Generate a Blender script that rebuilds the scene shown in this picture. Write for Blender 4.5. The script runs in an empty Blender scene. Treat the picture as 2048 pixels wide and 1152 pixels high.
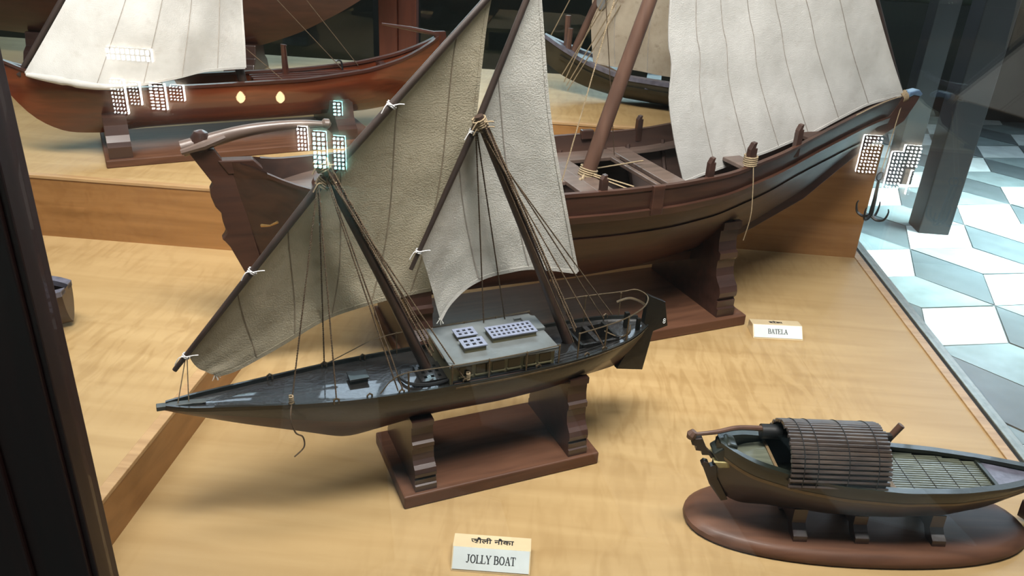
import bpy, bmesh, math, random
import numpy as np
from mathutils import Vector, Matrix
random.seed(7)
scene = bpy.context.scene
COL = scene.collection

# ---------------------------------------------------------------- camera
cam_d = bpy.data.cameras.new('camera')
cam_d.sensor_width = 36.0
cam_d.lens = 28.125
cam_d.clip_start = 0.02
cam = bpy.data.objects.new('camera', cam_d)
COL.objects.link(cam)
_r = Vector((0.995388, 0.081647, 0.050366))
_u = Vector((-0.081100, 0.435748, 0.896408))
_b = Vector((0.051242, -0.896358, 0.440360))
M = Matrix(((_r.x, _u.x, _b.x, 0), (_r.y, _u.y, _b.y, 0), (_r.z, _u.z, _b.z, 1.0), (0, 0, 0, 1)))
cam.matrix_world = M
scene.camera = cam

# ---------------------------------------------------------------- world, lights, exposure
w = bpy.data.worlds.new('world'); scene.world = w; w.use_nodes = True
bg = w.node_tree.nodes['Background']
bg.inputs[0].default_value = (0.80, 0.92, 1.0, 1); bg.inputs[1].default_value = 0.16
scene.view_settings.view_transform = 'Standard'
scene.view_settings.look = 'None'
scene.view_settings.exposure = 0.12
scene.view_settings.gamma = 1.0
scene.view_settings.use_curve_mapping = False
scene.cycles.caustics_reflective = False
scene.cycles.caustics_refractive = False

def area_light(name, loc, target, sx, sy, power, col, spread=180):
    l = bpy.data.lights.new(name, 'AREA'); l.shape = 'RECTANGLE'; l.size = sx; l.size_y = sy
    l.energy = power; l.color = col; l.spread = math.radians(spread)
    o = bpy.data.objects.new(name, l); COL.objects.link(o); o.location = loc
    o.rotation_euler = (Vector(target) - Vector(loc)).to_track_quat('-Z', 'Y').to_euler()
    return o
area_light('case_lamp_offscreen', (0.10, 0.80, 2.30), (0.15, 1.85, 0.0), 1.3, 0.4, 43, (1.0, 0.965, 0.91), 108)
area_light('case_lamp_offscreen', (-1.2, 1.2, 2.35), (-1.2, 2.3, 0.3), 1.3, 0.4, 25, (1.0, 0.955, 0.89), 115)
area_light('daylight_right_offscreen', (3.2, 4.1, 4.2), (2.75, 4.2, -0.6), 1.3, 1.3, 125, (0.78, 0.97, 1.0), 40)  # added overhead light standing in for unseen daylight on the side floor

# ---------------------------------------------------------------- material helpers
def new_mat(name):
    m = bpy.data.materials.new(name); m.use_nodes = True
    nt = m.node_tree; nt.nodes.clear()
    out = nt.nodes.new('ShaderNodeOutputMaterial')
    p = nt.nodes.new('ShaderNodeBsdfPrincipled'); nt.links.new(p.outputs[0], out.inputs[0])
    return m, nt, p, out
def lin(c):
    return tuple(((x / 255) / 12.92 if x / 255 <= 0.04045 else ((x / 255 + 0.055) / 1.055) ** 2.4) for x in c) + (1,)
def wood(name, c1, c2, scale=(3, 40, 40), rough=0.4, coat=0.0, bump=0.05, figure=0.0, fig_scale=30, coat_rough=0.1, fine=1.0):
    m, nt, p, out = new_mat(name); N = nt.nodes; L = nt.links
    tc = N.new('ShaderNodeTexCoord'); mp = N.new('ShaderNodeMapping'); mp.inputs['Scale'].default_value = scale
    L.new(tc.outputs['Object'], mp.inputs[0])
    n = N.new('ShaderNodeTexNoise'); n.inputs['Scale'].default_value = 1.0; n.inputs['Detail'].default_value = 6; n.inputs['Distortion'].default_value = 0.6
    L.new(mp.outputs[0], n.inputs[0])
    r = N.new('ShaderNodeValToRGB'); r.color_ramp.elements[0].position = 0.3; r.color_ramp.elements[1].position = 0.7
    r.color_ramp.elements[0].color = lin(c1); r.color_ramp.elements[1].color = lin(c2)
    L.new(n.outputs[0], r.inputs[0])
    col = r.outputs[0]
    if figure > 0:
        mp2 = N.new('ShaderNodeMapping'); mp2.inputs['Scale'].default_value = (fig_scale, fig_scale * 0.22, fig_scale); mp2.inputs['Rotation'].default_value = (0, 0, 0.35)
        L.new(tc.outputs['Object'], mp2.inputs[0])
        n2 = N.new('ShaderNodeTexNoise'); n2.inputs['Scale'].default_value = 1.0; n2.inputs['Detail'].default_value = 2; n2.inputs['Distortion'].default_value = 1.2
        L.new(mp2.outputs[0], n2.inputs[0])
        n3 = N.new('ShaderNodeTexNoise'); n3.inputs['Scale'].default_value = 1.6
        L.new(tc.outputs['Object'], n3.inputs[0])
        r2 = N.new('ShaderNodeValToRGB'); r2.color_ramp.elements[0].position = 0.36; r2.color_ramp.elements[1].position = 0.56
        g = 1.0 - figure; r2.color_ramp.elements[0].color = (g, g * 0.96, g * 0.9, 1); r2.color_ramp.elements[1].color = (1, 1, 1, 1)
        L.new(n2.outputs[0], r2.inputs[0])
        rm = N.new('ShaderNodeValToRGB'); rm.color_ramp.elements[0].position = 0.38; rm.color_ramp.elements[1].position = 0.6
        L.new(n3.outputs[0], rm.inputs[0])
        mx = N.new('ShaderNodeMix'); mx.data_type = 'RGBA'; mx.blend_type = 'MULTIPLY'
        L.new(rm.outputs[0], mx.inputs[0]); L.new(col, mx.inputs[6]); L.new(r2.outputs[0], mx.inputs[7]); col = mx.outputs[2]
    L.new(col, p.inputs['Base Color'])
    p.inputs['Roughness'].default_value = rough
    p.inputs['Coat Weight'].default_value = coat; p.inputs['Coat Roughness'].default_value = coat_rough
    if bump:
        b = N.new('ShaderNodeBump'); b.inputs['Strength'].default_value = bump; b.inputs['Distance'].default_value = 0.004
        L.new(n.outputs[0], b.inputs['Height']); L.new(b.outputs[0], p.inputs['Normal'])
    return m
def paint(name, c, rough=0.4, var=0.25, scale=25, bump=0.0, metal=0.0, coat=0.0, bump_scale=120):
    m, nt, p, out = new_mat(name); N = nt.nodes; L = nt.links
    tc = N.new('ShaderNodeTexCoord'); n = N.new('ShaderNodeTexNoise'); n.inputs['Scale'].default_value = scale; n.inputs['Detail'].default_value = 4
    L.new(tc.outputs['Object'], n.inputs[0])
    r = N.new('ShaderNodeValToRGB'); a = lin(c)
    r.color_ramp.elements[0].position = 0.3; r.color_ramp.elements[1].position = 0.7
    r.color_ramp.elements[0].color = tuple(x * (1 - var) for x in a[:3]) + (1,); r.color_ramp.elements[1].color = tuple(min(1, x * (1 + var)) for x in a[:3]) + (1,)
    L.new(n.outputs[0], r.inputs[0]); L.new(r.outputs[0], p.inputs['Base Color'])
    p.inputs['Roughness'].default_value = rough; p.inputs['Metallic'].default_value = metal; p.inputs['Coat Weight'].default_value = coat
    if bump:
        n2 = N.new('ShaderNodeTexNoise'); n2.inputs['Scale'].default_value = bump_scale; n2.inputs['Detail'].default_value = 3
        L.new(tc.outputs['Object'], n2.inputs[0])
        b = N.new('ShaderNodeBump'); b.inputs['Strength'].default_value = bump; b.inputs['Distance'].default_value = 0.003
        L.new(n2.outputs[0], b.inputs['Height']); L.new(b.outputs[0], p.inputs['Normal'])
    return m
def cloth(name, c1, c2, stain=(150, 135, 105), stain_amt=0.35):
    m, nt, p, out = new_mat(name); N = nt.nodes; L = nt.links
    tc = N.new('ShaderNodeTexCoord')
    n = N.new('ShaderNodeTexNoise'); n.inputs['Scale'].default_value = 9; n.inputs['Detail'].default_value = 6; n.inputs['Roughness'].default_value = 0.65
    L.new(tc.outputs['Object'], n.inputs[0])
    r = N.new('ShaderNodeValToRGB'); r.color_ramp.elements[0].position = 0.32; r.color_ramp.elements[1].position = 0.62
    r.color_ramp.elements[0].color = lin(c1); r.color_ramp.elements[1].color = lin(c2); L.new(n.outputs[0], r.inputs[0])
    n2 = N.new('ShaderNodeTexNoise'); n2.inputs['Scale'].default_value = 38; n2.inputs['Detail'].default_value = 2
    L.new(tc.outputs['Object'], n2.inputs[0])
    r2 = N.new('ShaderNodeValToRGB'); r2.color_ramp.elements[0].position = 0.60; r2.color_ramp.elements[1].position = 0.78
    r2.color_ramp.elements[1].color = (stain_amt,) * 3 + (1,); L.new(n2.outputs[0], r2.inputs[0])
    mx = N.new('ShaderNodeMix'); mx.data_type = 'RGBA'; L.new(r2.outputs[0], mx.inputs[0]); L.new(r.outputs[0], mx.inputs[6]); mx.inputs[7].default_value = lin(stain)
    L.new(mx.outputs[2], p.inputs['Base Color']); p.inputs['Roughness'].default_value = 0.9
    p.inputs['Specular IOR Level'].default_value = 0.1
    n3 = N.new('ShaderNodeTexNoise'); n3.inputs['Scale'].default_value = 420; n3.inputs['Detail'].default_value = 1
    L.new(tc.outputs['Object'], n3.inputs[0])
    ad = N.new('ShaderNodeMath'); ad.operation = 'ADD'; L.new(n.outputs[0], ad.inputs[0]); L.new(n3.outputs[0], ad.inputs[1])
    b = N.new('ShaderNodeBump'); b.inputs['Strength'].default_value = 0.35; b.inputs['Distance'].default_value = 0.003
    L.new(ad.outputs[0], b.inputs['Height']); L.new(b.outputs[0], p.inputs['Normal'])
    tr = N.new('ShaderNodeBsdfTranslucent'); L.new(mx.outputs[2], tr.inputs[0])
    ms = N.new('ShaderNodeMixShader'); ms.inputs[0].default_value = 0.34
    L.new(p.outputs[0], ms.inputs[1]); L.new(tr.outputs[0], ms.inputs[2]); L.new(ms.outputs[0], out.inputs[0])
    return m
def glass_pane(name, tint=(1, 1, 1), ior=1.5):
    m, nt, p, out = new_mat(name); nt.nodes.remove(p); N = nt.nodes; L = nt.links
    t = N.new('ShaderNodeBsdfTransparent'); t.inputs[0].default_value = tint + (1,)
    g = N.new('ShaderNodeBsdfGlossy'); g.inputs['Roughness'].default_value = 0.0
    ge = N.new('ShaderNodeNewGeometry'); dt = N.new('ShaderNodeVectorMath'); dt.operation = 'DOT_PRODUCT'
    L.new(ge.outputs['Normal'], dt.inputs[0]); L.new(ge.outputs['Incoming'], dt.inputs[1])
    ab = N.new('ShaderNodeMath'); ab.operation = 'ABSOLUTE'; L.new(dt.outputs['Value'], ab.inputs[0])
    su = N.new('ShaderNodeMath'); su.operation = 'SUBTRACT'; su.inputs[0].default_value = 1.0; L.new(ab.outputs[0], su.inputs[1])
    pw = N.new('ShaderNodeMath'); pw.operation = 'POWER'; L.new(su.outputs[0], pw.inputs[0]); pw.inputs[1].default_value = 5.0
    f0 = ((ior - 1) / (ior + 1)) ** 2
    f = N.new('ShaderNodeMath'); f.operation = 'MULTIPLY_ADD'; L.new(pw.outputs[0], f.inputs[0]); f.inputs[1].default_value = 1 - f0; f.inputs[2].default_value = f0
    ms = N.new('ShaderNodeMixShader'); L.new(f.outputs[0], ms.inputs[0]); L.new(t.outputs[0], ms.inputs[1]); L.new(g.outputs[0], ms.inputs[2]); L.new(ms.outputs[0], out.inputs[0])
    return m
def emit(name, col, strength):
    m, nt, p, out = new_mat(name); nt.nodes.remove(p)
    e = nt.nodes.new('ShaderNodeEmission'); e.inputs[0].default_value = col + (1,); e.inputs[1].default_value = strength
    nt.links.new(e.outputs[0], out.inputs[0]); return m

MT = {}
MT['maple'] = wood('maple_veneer', (158, 131, 89), (172, 146, 103), (2.2, 22, 10), 0.42, 0.0, 0.0, 0.15, 40)
MT['maple'].node_tree.nodes['Principled BSDF'].inputs['Specular IOR Level'].default_value = 0.3
MT['riser'] = wood('honey_veneer', (134, 95, 52), (158, 115, 68), (3, 8, 40), 0.45, 0.0, 0.0, 0.12, 24)
MT['edge'] = wood('edge_lipping', (150, 118, 80), (178, 146, 104), (5, 60, 60), 0.4, 0, 0)
MT['teak'] = wood('teak', (76, 50, 36), (100, 68, 50), (5, 50, 50), 0.5, 0.03, 0.03)
MT['teak'].node_tree.nodes['Principled BSDF'].inputs['Specular IOR Level'].default_value = 0.25
MT['teak_dark'] = wood('dark_teak', (44, 29, 24), (64, 43, 36), (5, 40, 40), 0.32, 0.3, 0.03)
MT['batela'] = wood('oiled_brown_planking', (48, 30, 23), (72, 46, 35), (4, 34, 46), 0.42, 0.05, 0.05)
MT['batela'].node_tree.nodes['Principled BSDF'].inputs['Specular IOR Level'].default_value = 0.35
MT['batela_in'] = wood('dull_inner_wood', (46, 30, 24), (66, 44, 34), (4, 34, 46), 0.6, 0.0, 0.04)
MT['thwart'] = wood('grey_brown_thwart', (78, 65, 58), (100, 84, 76), (8, 60, 60), 0.38, 0.2, 0.03)
MT['red_hull'] = wood('polished_red_wood', (74, 33, 17), (104, 50, 27), (3, 26, 40), 0.2, 0.6, 0.0, coat_rough=0.05)
MT['red_dark'] = wood('dark_red_wood', (52, 27, 20), (72, 40, 30), (3, 26, 40), 0.3, 0.3, 0.02)
MT['olive'] = paint('dark_olive_paint', (46, 44, 34), 0.45, 0.3, 30, 0.1)
MT['olive_top'] = paint('weathered_grey_wood', (92, 92, 104), 0.35, 0.3, 60, 0.2)
MT['black_hull'] = paint('black_green_paint', (14, 16, 14), 0.4, 0.35, 40, 0.15, 0, 0.2)
MT['jolly_bottom'] = wood('red_brown_bottom', (46, 25, 19), (66, 37, 28), (4, 40, 60), 0.4, 0.15, 0.05)
MT['jolly_deck'] = paint('dark_varnished_deck', (30, 29, 28), 0.24, 0.3, 50, 0.35, 0, 0.5, 160)
MT['bow_grey'] = paint('worn_grey_paint', (58, 62, 60), 0.4, 0.25, 60)
MT['cabin'] = paint('drab_olive_cabin', (112, 106, 78), 0.5, 0.15, 30)
MT['cabin_roof'] = paint('grey_cabin_roof', (92, 97, 97), 0.4, 0.18, 26, 0.1)
MT['hatch'] = paint('pale_blue_grey_hatch', (118, 124, 142), 0.4, 0.12, 60)
MT['black'] = paint('flat_black', (16, 17, 18), 0.5, 0.3, 60)
MT['glass_dark'] = paint('dark_window', (30, 28, 18), 0.2, 0.3, 60)
MT['spar'] = wood('spar_wood', (40, 31, 27), (58, 46, 40), (30, 30, 4), 0.45, 0.1, 0.05)
MT['mast_dark'] = wood('dark_mast', (48, 34, 28), (70, 52, 42), (60, 60, 6), 0.5, 0.1, 0.08)
MT['mast_brown'] = wood('brown_mast', (74, 53, 43), (96, 71, 58), (40, 40, 5), 0.42, 0.15, 0.05)
MT['rope'] = paint('brown_cord', (86, 70, 52), 0.9, 0.35, 300)
MT['rope_light'] = paint('tan_cord', (138, 122, 96), 0.9, 0.25, 300)
MT['thread'] = paint('white_thread', (205, 205, 205), 0.9, 0.1, 200)
MT['wire'] = paint('tarnished_wire', (88, 76, 58), 0.4, 0.3, 200, 0, 0.5)
MT['sail_cream'] = cloth('unbleached_cotton', (170, 161, 138), (197, 188, 166), (146, 132, 104), 0.4)
MT['sail_white'] = cloth('pale_cotton', (200, 198, 190), (226, 224, 217), (164, 158, 142), 0.25)
MT['sail_big'] = cloth('grey_white_cotton', (208, 207, 202), (228, 227, 223), (180, 172, 160), 0.2)
MT['sail_old'] = cloth('aged_stained_cotton', (176, 160, 138), (202, 190, 170), (128, 100, 76), 0.5)
MT['seam'] = paint('seam_stitching', (128, 116, 96), 0.9, 0.2, 120)
MT['seam_grey'] = paint('grey_seam_stitching', (158, 152, 144), 0.9, 0.2, 120)
MT['blue_tip'] = paint('blue_grey_paint', (88, 112, 140), 0.3, 0.2, 50)
MT['post'] = wood('dark_mahogany_post', (34, 15, 13), (48, 22, 19), (30, 30, 3), 0.5, 0.0, 0.03)
MT['post_brown'] = wood('mahogany_post', (80, 38, 26), (104, 54, 38), (30, 30, 3), 0.4, 0.15, 0.03)
MT['metal'] = paint('dull_aluminium', (138, 140, 132), 0.35, 0.15, 60, 0, 0.6)
MT['seal'] = paint('dark_rubber_seal', (34, 34, 32), 0.6)
MT['brass'] = paint('brass', (170, 136, 84), 0.3, 0.2, 100, 0, 0.8)
MT['iron'] = paint('black_iron', (20, 24, 26), 0.4, 0.3, 100)
MT['bamboo'] = wood('dark_bamboo', (46, 39, 36), (76, 65, 57), (20, 120, 120), 0.34, 0.25, 0.1)
MT['bamboo_mat'] = wood('green_grey_bamboo', (66, 70, 60), (98, 102, 88), (20, 120, 120), 0.3, 0.3, 0.1)
MT['boat_green'] = paint('dark_green_paint', (28, 32, 26), 0.35, 0.3, 50, 0.1, 0, 0.2)
MT['boat_red'] = wood('dark_red_brown_boat', (30, 21, 18), (46, 33, 27), (4, 40, 60), 0.4, 0.15, 0.04)
MT['boat_line'] = paint('ochre_line', (106, 88, 62), 0.45, 0.15, 80)
MT['cream_paint'] = paint('cream_paint', (150, 138, 92), 0.45, 0.2, 80)
MT['acrylic'] = paint('brushed_pale_acrylic', (200, 210, 210), 0.12, 0.08, 20, 0, 0.0, 0.8)
MT['acrylic_top'] = paint('deck_tinted_acrylic', (206, 188, 152), 0.15, 0.08, 20, 0, 0.0, 0.6)  # opaque tan: the deck showing through the acrylic is painted into the colour
MT['ink'] = paint('black_ink', (28, 28, 30), 0.5, 0.1)
MT['white_ink'] = paint('white_ink', (215, 222, 222), 0.5, 0.05)
MT['patch'] = paint('grey_patch', (112, 112, 110), 0.8, 0.15, 60)
MT['glass'] = glass_pane('clear_glass')
MT['glass_back'] = glass_pane('back_glass', (0.80, 0.86, 0.82))
MT['hall_wall'] = paint('dark_green_wall', (58, 72, 60), 0.8, 0.3, 1.5)
MT['hall_wall_lo'] = paint('dark_dado', (34, 38, 36), 0.7, 0.3, 2)
MT['pillar'] = paint('dark_pillar', (30, 29, 31), 0.5, 0.2, 4)
MT['ceiling'] = paint('hall_ceiling', (120, 118, 112), 0.9, 0.1, 2)
MT['back_wall'] = paint('hall_plaster', (108, 100, 90), 0.9, 0.15, 2)
MT['day_teal'] = emit('teal_daylight', (0.35, 0.95, 0.90), 70.0)
MT['day_white'] = emit('white_daylight', (1.0, 0.98, 0.92), 70.0)
MT['lamp_glow'] = emit('warm_lamp_glow', (1.0, 0.72, 0.36), 22.0)
MT['high_day'] = emit('high_window_daylight', (0.66, 0.84, 1.0), 9.0)
MT['frame_dark'] = paint('dark_window_bar', (30, 28, 26), 0.6)
MT['poster'] = paint('faded_poster', (104, 88, 78), 0.7, 0.25, 8)
MT['grout'] = paint('floor_grout', (86, 96, 96), 0.6, 0.2, 5)
def stone(name, c, rough):
    return paint(name, c, rough, 0.14, 9, 0.04, 0, 0.0, 30)
MT['stone_a'] = stone('pale_stone', (206, 220, 218), 0.26)
MT['stone_b'] = stone('blue_grey_stone', (134, 152, 152), 0.24)
MT['stone_c'] = stone('dark_grey_stone', (92, 104, 106), 0.30)

# ---------------------------------------------------------------- object helpers
def link(o, parent=None):
    COL.objects.link(o)
    if parent is not None: o.parent = parent
    return o
def tag(o, label, cat, group=None):
    o['label'] = label; o['category'] = cat
    if group: o['group'] = group
    return o
def empty(name, loc, rot_deg=0.0, label=None, cat=None, group=None):
    o = bpy.data.objects.new(name, None); o.empty_display_size = 0.05
    o.location = loc; o.rotation_euler = (0, 0, math.radians(rot_deg)); link(o)
    if label: tag(o, label, cat, group)
    return o
def mesh(name, verts, faces, mat, parent=None, smooth=False, recalc=True, bevel=0.0):
    me = bpy.data.meshes.new(name)
    me.from_pydata([tuple(map(float, v)) for v in verts], [], faces)
    if recalc or bevel:
        bm = bmesh.new(); bm.from_mesh(me)
        bmesh.ops.remove_doubles(bm, verts=bm.verts, dist=1e-6)
        bmesh.ops.recalc_face_normals(bm, faces=bm.faces)
        if bevel:
            bmesh.ops.bevel(bm, geom=[e for e in bm.edges if e.calc_face_angle(0) > 0.5], offset=bevel, segments=2, affect='EDGES', profile=0.5)
        bm.to_mesh(me); bm.free()
    if smooth:
        for p in me.polygons: p.use_smooth = True
        try: me.set_sharp_from_angle(angle=math.radians(38))
        except Exception: pass
    me.materials.append(MT[mat] if isinstance(mat, str) else mat)
    return link(bpy.data.objects.new(name, me), parent)
def join(parts):
    V = []; F = []
    for v, f in parts:
        o = len(V); V += list(v); F += [tuple(i + o for i in q) for q in f]
    return V, F
def boxg(x0, x1, y0, y1, z0, z1):
    v = [(x0, y0, z0), (x1, y0, z0), (x1, y1, z0), (x0, y1, z0), (x0, y0, z1), (x1, y0, z1), (x1, y1, z1), (x0, y1, z1)]
    return v, [(0, 3, 2, 1), (4, 5, 6, 7), (0, 1, 5, 4), (1, 2, 6, 5), (2, 3, 7, 6), (3, 0, 4, 7)]
def box(name, x0, x1, y0, y1, z0, z1, mat, parent=None, bevel=0.0):
    return mesh(name, *boxg(x0, x1, y0, y1, z0, z1), mat, parent, bevel=bevel)
def tubeg(pts, rad, seg=8, cap=True):
    pts = [Vector(p) for p in pts]; n = len(pts)
    rads = rad if isinstance(rad, (list, tuple)) else [rad] * n
    V = []; F = []; prev = None
    for i, p in enumerate(pts):
        t = (pts[min(i + 1, n - 1)] - pts[max(i - 1, 0)]).normalized()
        if prev is None:
            a = Vector((0, 0, 1)) if abs(t.z) < 0.9 else Vector((1, 0, 0))
            nrm = t.cross(a).normalized()
        else:
            nrm = (prev - t * prev.dot(t)).normalized()
        prev = nrm; bn = t.cross(nrm)
        for k in range(seg):
            a = 2 * math.pi * k / seg
            V.append(tuple(p + (nrm * math.cos(a) + bn * math.sin(a)) * rads[i]))
    for i in range(n - 1):
        for k in range(seg):
            F.append((i * seg + k, i * seg + (k + 1) % seg, (i + 1) * seg + (k + 1) % seg, (i + 1) * seg + k))
    if cap:
        F.append(tuple(range(seg))[::-1]); F.append(tuple((n - 1) * seg + k for k in range(seg)))
    return V, F
def tube(name, pts, rad, mat, parent=None, seg=8):
    return mesh(name, *tubeg(pts, rad, seg), mat, parent, smooth=True)
def smooth_path(pts, n=24):
    P = [Vector(p) for p in pts]; out = []
    for i in range(len(P) - 1):
        p0 = P[max(i - 1, 0)]; p1 = P[i]; p2 = P[i + 1]; p3 = P[min(i + 2, len(P) - 1)]
        k = max(2, n // (len(P) - 1))
        for j in range(k):
            t = j / k
            out.append(0.5 * ((2 * p1) + (p2 - p0) * t + (2 * p0 - 5 * p1 + 4 * p2 - p3) * t * t + (3 * p1 - p0 - 3 * p2 + p3) * t ** 3))
    out.append(P[-1]); return out
def cord(name, a, b, rad, mat, parent, sag=0.0, strands=True):
    """a twisted two-strand cord between two points"""
    a = Vector(a); b = Vector(b); L = (b - a).length
    n = max(6, int(L / 0.02))
    path = [a.lerp(b, i / n) - Vector((0, 0, sag * 4 * (i / n) * (1 - i / n))) for i in range(n + 1)]
    if not strands:
        return tube(name, path, rad, mat, parent, 5)
    t = (b - a).normalized(); x = t.cross(Vector((0.3, 0.8, 0.2))).normalized(); y = t.cross(x)
    m = max(12, int(L / 0.0022)); parts = []
    for ph in (0, math.pi):
        pp = []
        for i in range(m + 1):
            f = i / m; c = a.lerp(b, f) - Vector((0, 0, sag * 4 * f * (1 - f)))
            an = ph + f * L / 0.0085 * 2 * math.pi
            pp.append(c + (x * math.cos(an) + y * math.sin(an)) * rad * 0.55)
        parts.append(tubeg(pp, rad * 0.62, 4))
    return mesh(name, *join(parts), mat, parent, smooth=True, recalc=False)
def knot(name, c, axis, r, mat, parent, turns=3, rad=0.0012, tails=True):
    """a lashing: turns of thread round a spar, with two loose tails"""
    c = Vector(c); ax = Vector(axis).normalized(); x = ax.cross(Vector((0.1, 0.9, 0.3))).normalized(); y = ax.cross(x)
    pp = [c + ax * (i / (turns * 12) - 0.5) * turns * rad * 2.2 + (x * math.cos(i * math.pi / 6) + y * math.sin(i * math.pi / 6)) * (r + rad) for i in range(turns * 12 + 1)]
    parts = [tubeg(pp, rad, 5)]
    if tails:
        for sgn in (-1, 1):
            q = c - y * r * 0.4 - Vector((0, r * 1.3, 0))
            parts.append(tubeg(smooth_path([q, q + Vector((sgn * 0.010, -0.004, 0.003)), q + Vector((sgn * 0.018, -0.003, -0.004 + 0.006 * sgn))], 8), rad * 0.8, 4))
    return mesh(name, *join(parts), mat, parent, smooth=True)
def prism(name, prof, y0, y1, mat, parent=None, bevel=0.0, smooth=False):
    """outline in the x-z plane extruded along y"""
    n = len(prof)
    V = [(x, y0, z) for x, z in prof] + [(x, y1, z) for x, z in prof]
    F = [tuple(range(n)), tuple(range(2 * n - 1, n - 1, -1))] + [(i, (i + 1) % n, n + (i + 1) % n, n + i) for i in range(n)]
    return mesh(name, V, F, mat, parent, bevel=bevel, smooth=smooth)
def prism_x(name, prof, x0, x1, mat, parent=None, bevel=0.0, smooth=False):
    """outline in the y-z plane extruded along x"""
    n = len(prof)
    V = [(x0, y, z) for y, z in prof] + [(x1, y, z) for y, z in prof]
    F = [tuple(range(n)), tuple(range(2 * n - 1, n - 1, -1))] + [(i, (i + 1) % n, n + (i + 1) % n, n + i) for i in range(n)]
    return mesh(name, V, F, mat, parent, bevel=bevel, smooth=smooth)

class Hull:
    """stations: (s, half beam, sheer z, keel z, n, m); local x along the boat"""
    def __init__(self, st, ns=60):
        st = np.array(st, float); self.S = np.linspace(0, 1, ns)
        k = st[:, 0]; d = np.linspace(k[0], k[-1], ns)
        # smooth interpolation by monotone blending of neighbours
        def sm(c):
            y = np.interp(d, k, c); ker = np.array([1, 2, 3, 2, 1.]) / 9
            yp = np.concatenate([[2 * y[0] - y[2], 2 * y[0] - y[1]], y, [2 * y[-1] - y[-2], 2 * y[-1] - y[-3]]])
            return np.convolve(yp, ker, 'valid')
        self.d = d; self.b = np.maximum(sm(st[:, 1]), 0.0005); self.zs = sm(st[:, 2]); self.zk = sm(st[:, 3]); self.n = sm(st[:, 4]); self.m = sm(st[:, 5])
    def at(self, s):
        f = lambda a: float(np.interp(s, self.d, a))
        return f(self.b), f(self.zs), f(self.zk), f(self.n), f(self.m)
    def half(self, s, t, off=0.0):
        b, zs, zk, n, m = self.at(s)
        h = b * max(0.0, 1 - t ** n) ** (1 / m)
        return max(0.0, h + off), zs + (zk - zs) * t
    def width_at_z(self, s, z):
        b, zs, zk, n, m = self.at(s)
        t = min(1, max(0, (zs - z) / max(1e-5, zs - zk))); return b * max(0.0, 1 - t ** n) ** (1 / m)
    def shell(self, t0=0.0, t1=1.0, nt=14, off=0.0, zfun=None, s0=None, s1=None, ns=None, close_ends=True):
        S = self.d if s0 is None else np.linspace(s0, s1, ns or 50)
        V = []; F = []
        nt2 = 2 * nt + 1
        for s in S:
            row = []
            a, bq = t0, t1
            if zfun:
                b, zs, zk, n, m = self.at(s)
                za, zb = zfun(s, zs, zk); a = (zs - za) / max(1e-5, zs - zk); bq = (zs - zb) / max(1e-5, zs - zk)
            for i in range(nt + 1):
                t = a + (bq - a) * i / nt
                h, z = self.half(s, min(1.0, max(0.0, t)), off); row.append((h, z))
            for h, z in row: V.append((s, -h, z))
            for h, z in row[::-1][1:]: V.append((s, h, z))
        for i in range(len(S) - 1):
            for j in range(nt2 - 1):
                F.append((i * nt2 + j, i * nt2 + j + 1, (i + 1) * nt2 + j + 1, (i + 1) * nt2 + j))
        return V, F, nt2, len(S)
def hull_open(name, H, th, mat, mat_in, parent, floor_t=0.9, deck_rim='', nt=14):
    V, F, w, n = H.shell(nt=nt)
    o = mesh(name, V, F, mat, parent, smooth=True)
    # inner lining
    V2 = []; F2 = []
    for s in H.d:
        row = []
        for i in range(nt + 1):
            t = floor_t * i / nt; h, z = H.half(s, t); row.append((max(0, h - th), z))
        for h, z in row: V2.append((s, -h, z))
        for h, z in row[::-1]: V2.append((s, h, z))
    w2 = 2 * (nt + 1)
    for i in range(n - 1):
        for j in range(w2 - 1):
            F2.append((i * w2 + j, (i + 1) * w2 + j, (i + 1) * w2 + j + 1, i * w2 + j + 1))
    mesh('lining', V2, F2, mat_in, parent, smooth=True)
    return o
def strip(name, H, dz, depth, width, mat, parent, s0, s1, side, out=True, n=60, inner=0.0):
    """a rail running along the hull side: cross-section width (sideways) by depth (down), top at sheer+dz"""
    V = []; F = []
    for s in np.linspace(s0, s1, n):
        b, zs, zk, nn, m = H.at(s); zt = zs + dz
        h0 = H.width_at_z(s, zt) if dz < 0 else b
        h1 = H.width_at_z(s, zt - depth) if dz - depth < 0 else b
        a, c = (0.0, width) if out else (-width, -inner)
        for h, z in ((h0 + a, zt), (h0 + c, zt), (h1 + c, zt - depth), (h1 + a, zt - depth)):
            V.append((s, side * max(0.0, h), z))
    for i in range(n - 1):
        for j in range(4):
            F.append((i * 4 + j, i * 4 + (j + 1) % 4, i * 4 + 4 + (j + 1) % 4, i * 4 + 4 + j))
    F += [(0, 1, 2, 3), tuple(range(4 * n - 4, 4 * n))]
    return mesh(name, V, F, mat, parent, smooth=True)
def resample(P, n):
    P = [np.array(p, float) for p in P]
    P = [np.array(q) for q in smooth_path(P, 40)] if len(P) > 2 else P
    d = [0.0]
    for a, b in zip(P, P[1:]): d.append(d[-1] + np.linalg.norm(b - a))
    T = np.linspace(0, d[-1], n); A = np.array(P)
    return np.stack([np.interp(T, d, A[:, k]) for k in range(3)], 1)
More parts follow.
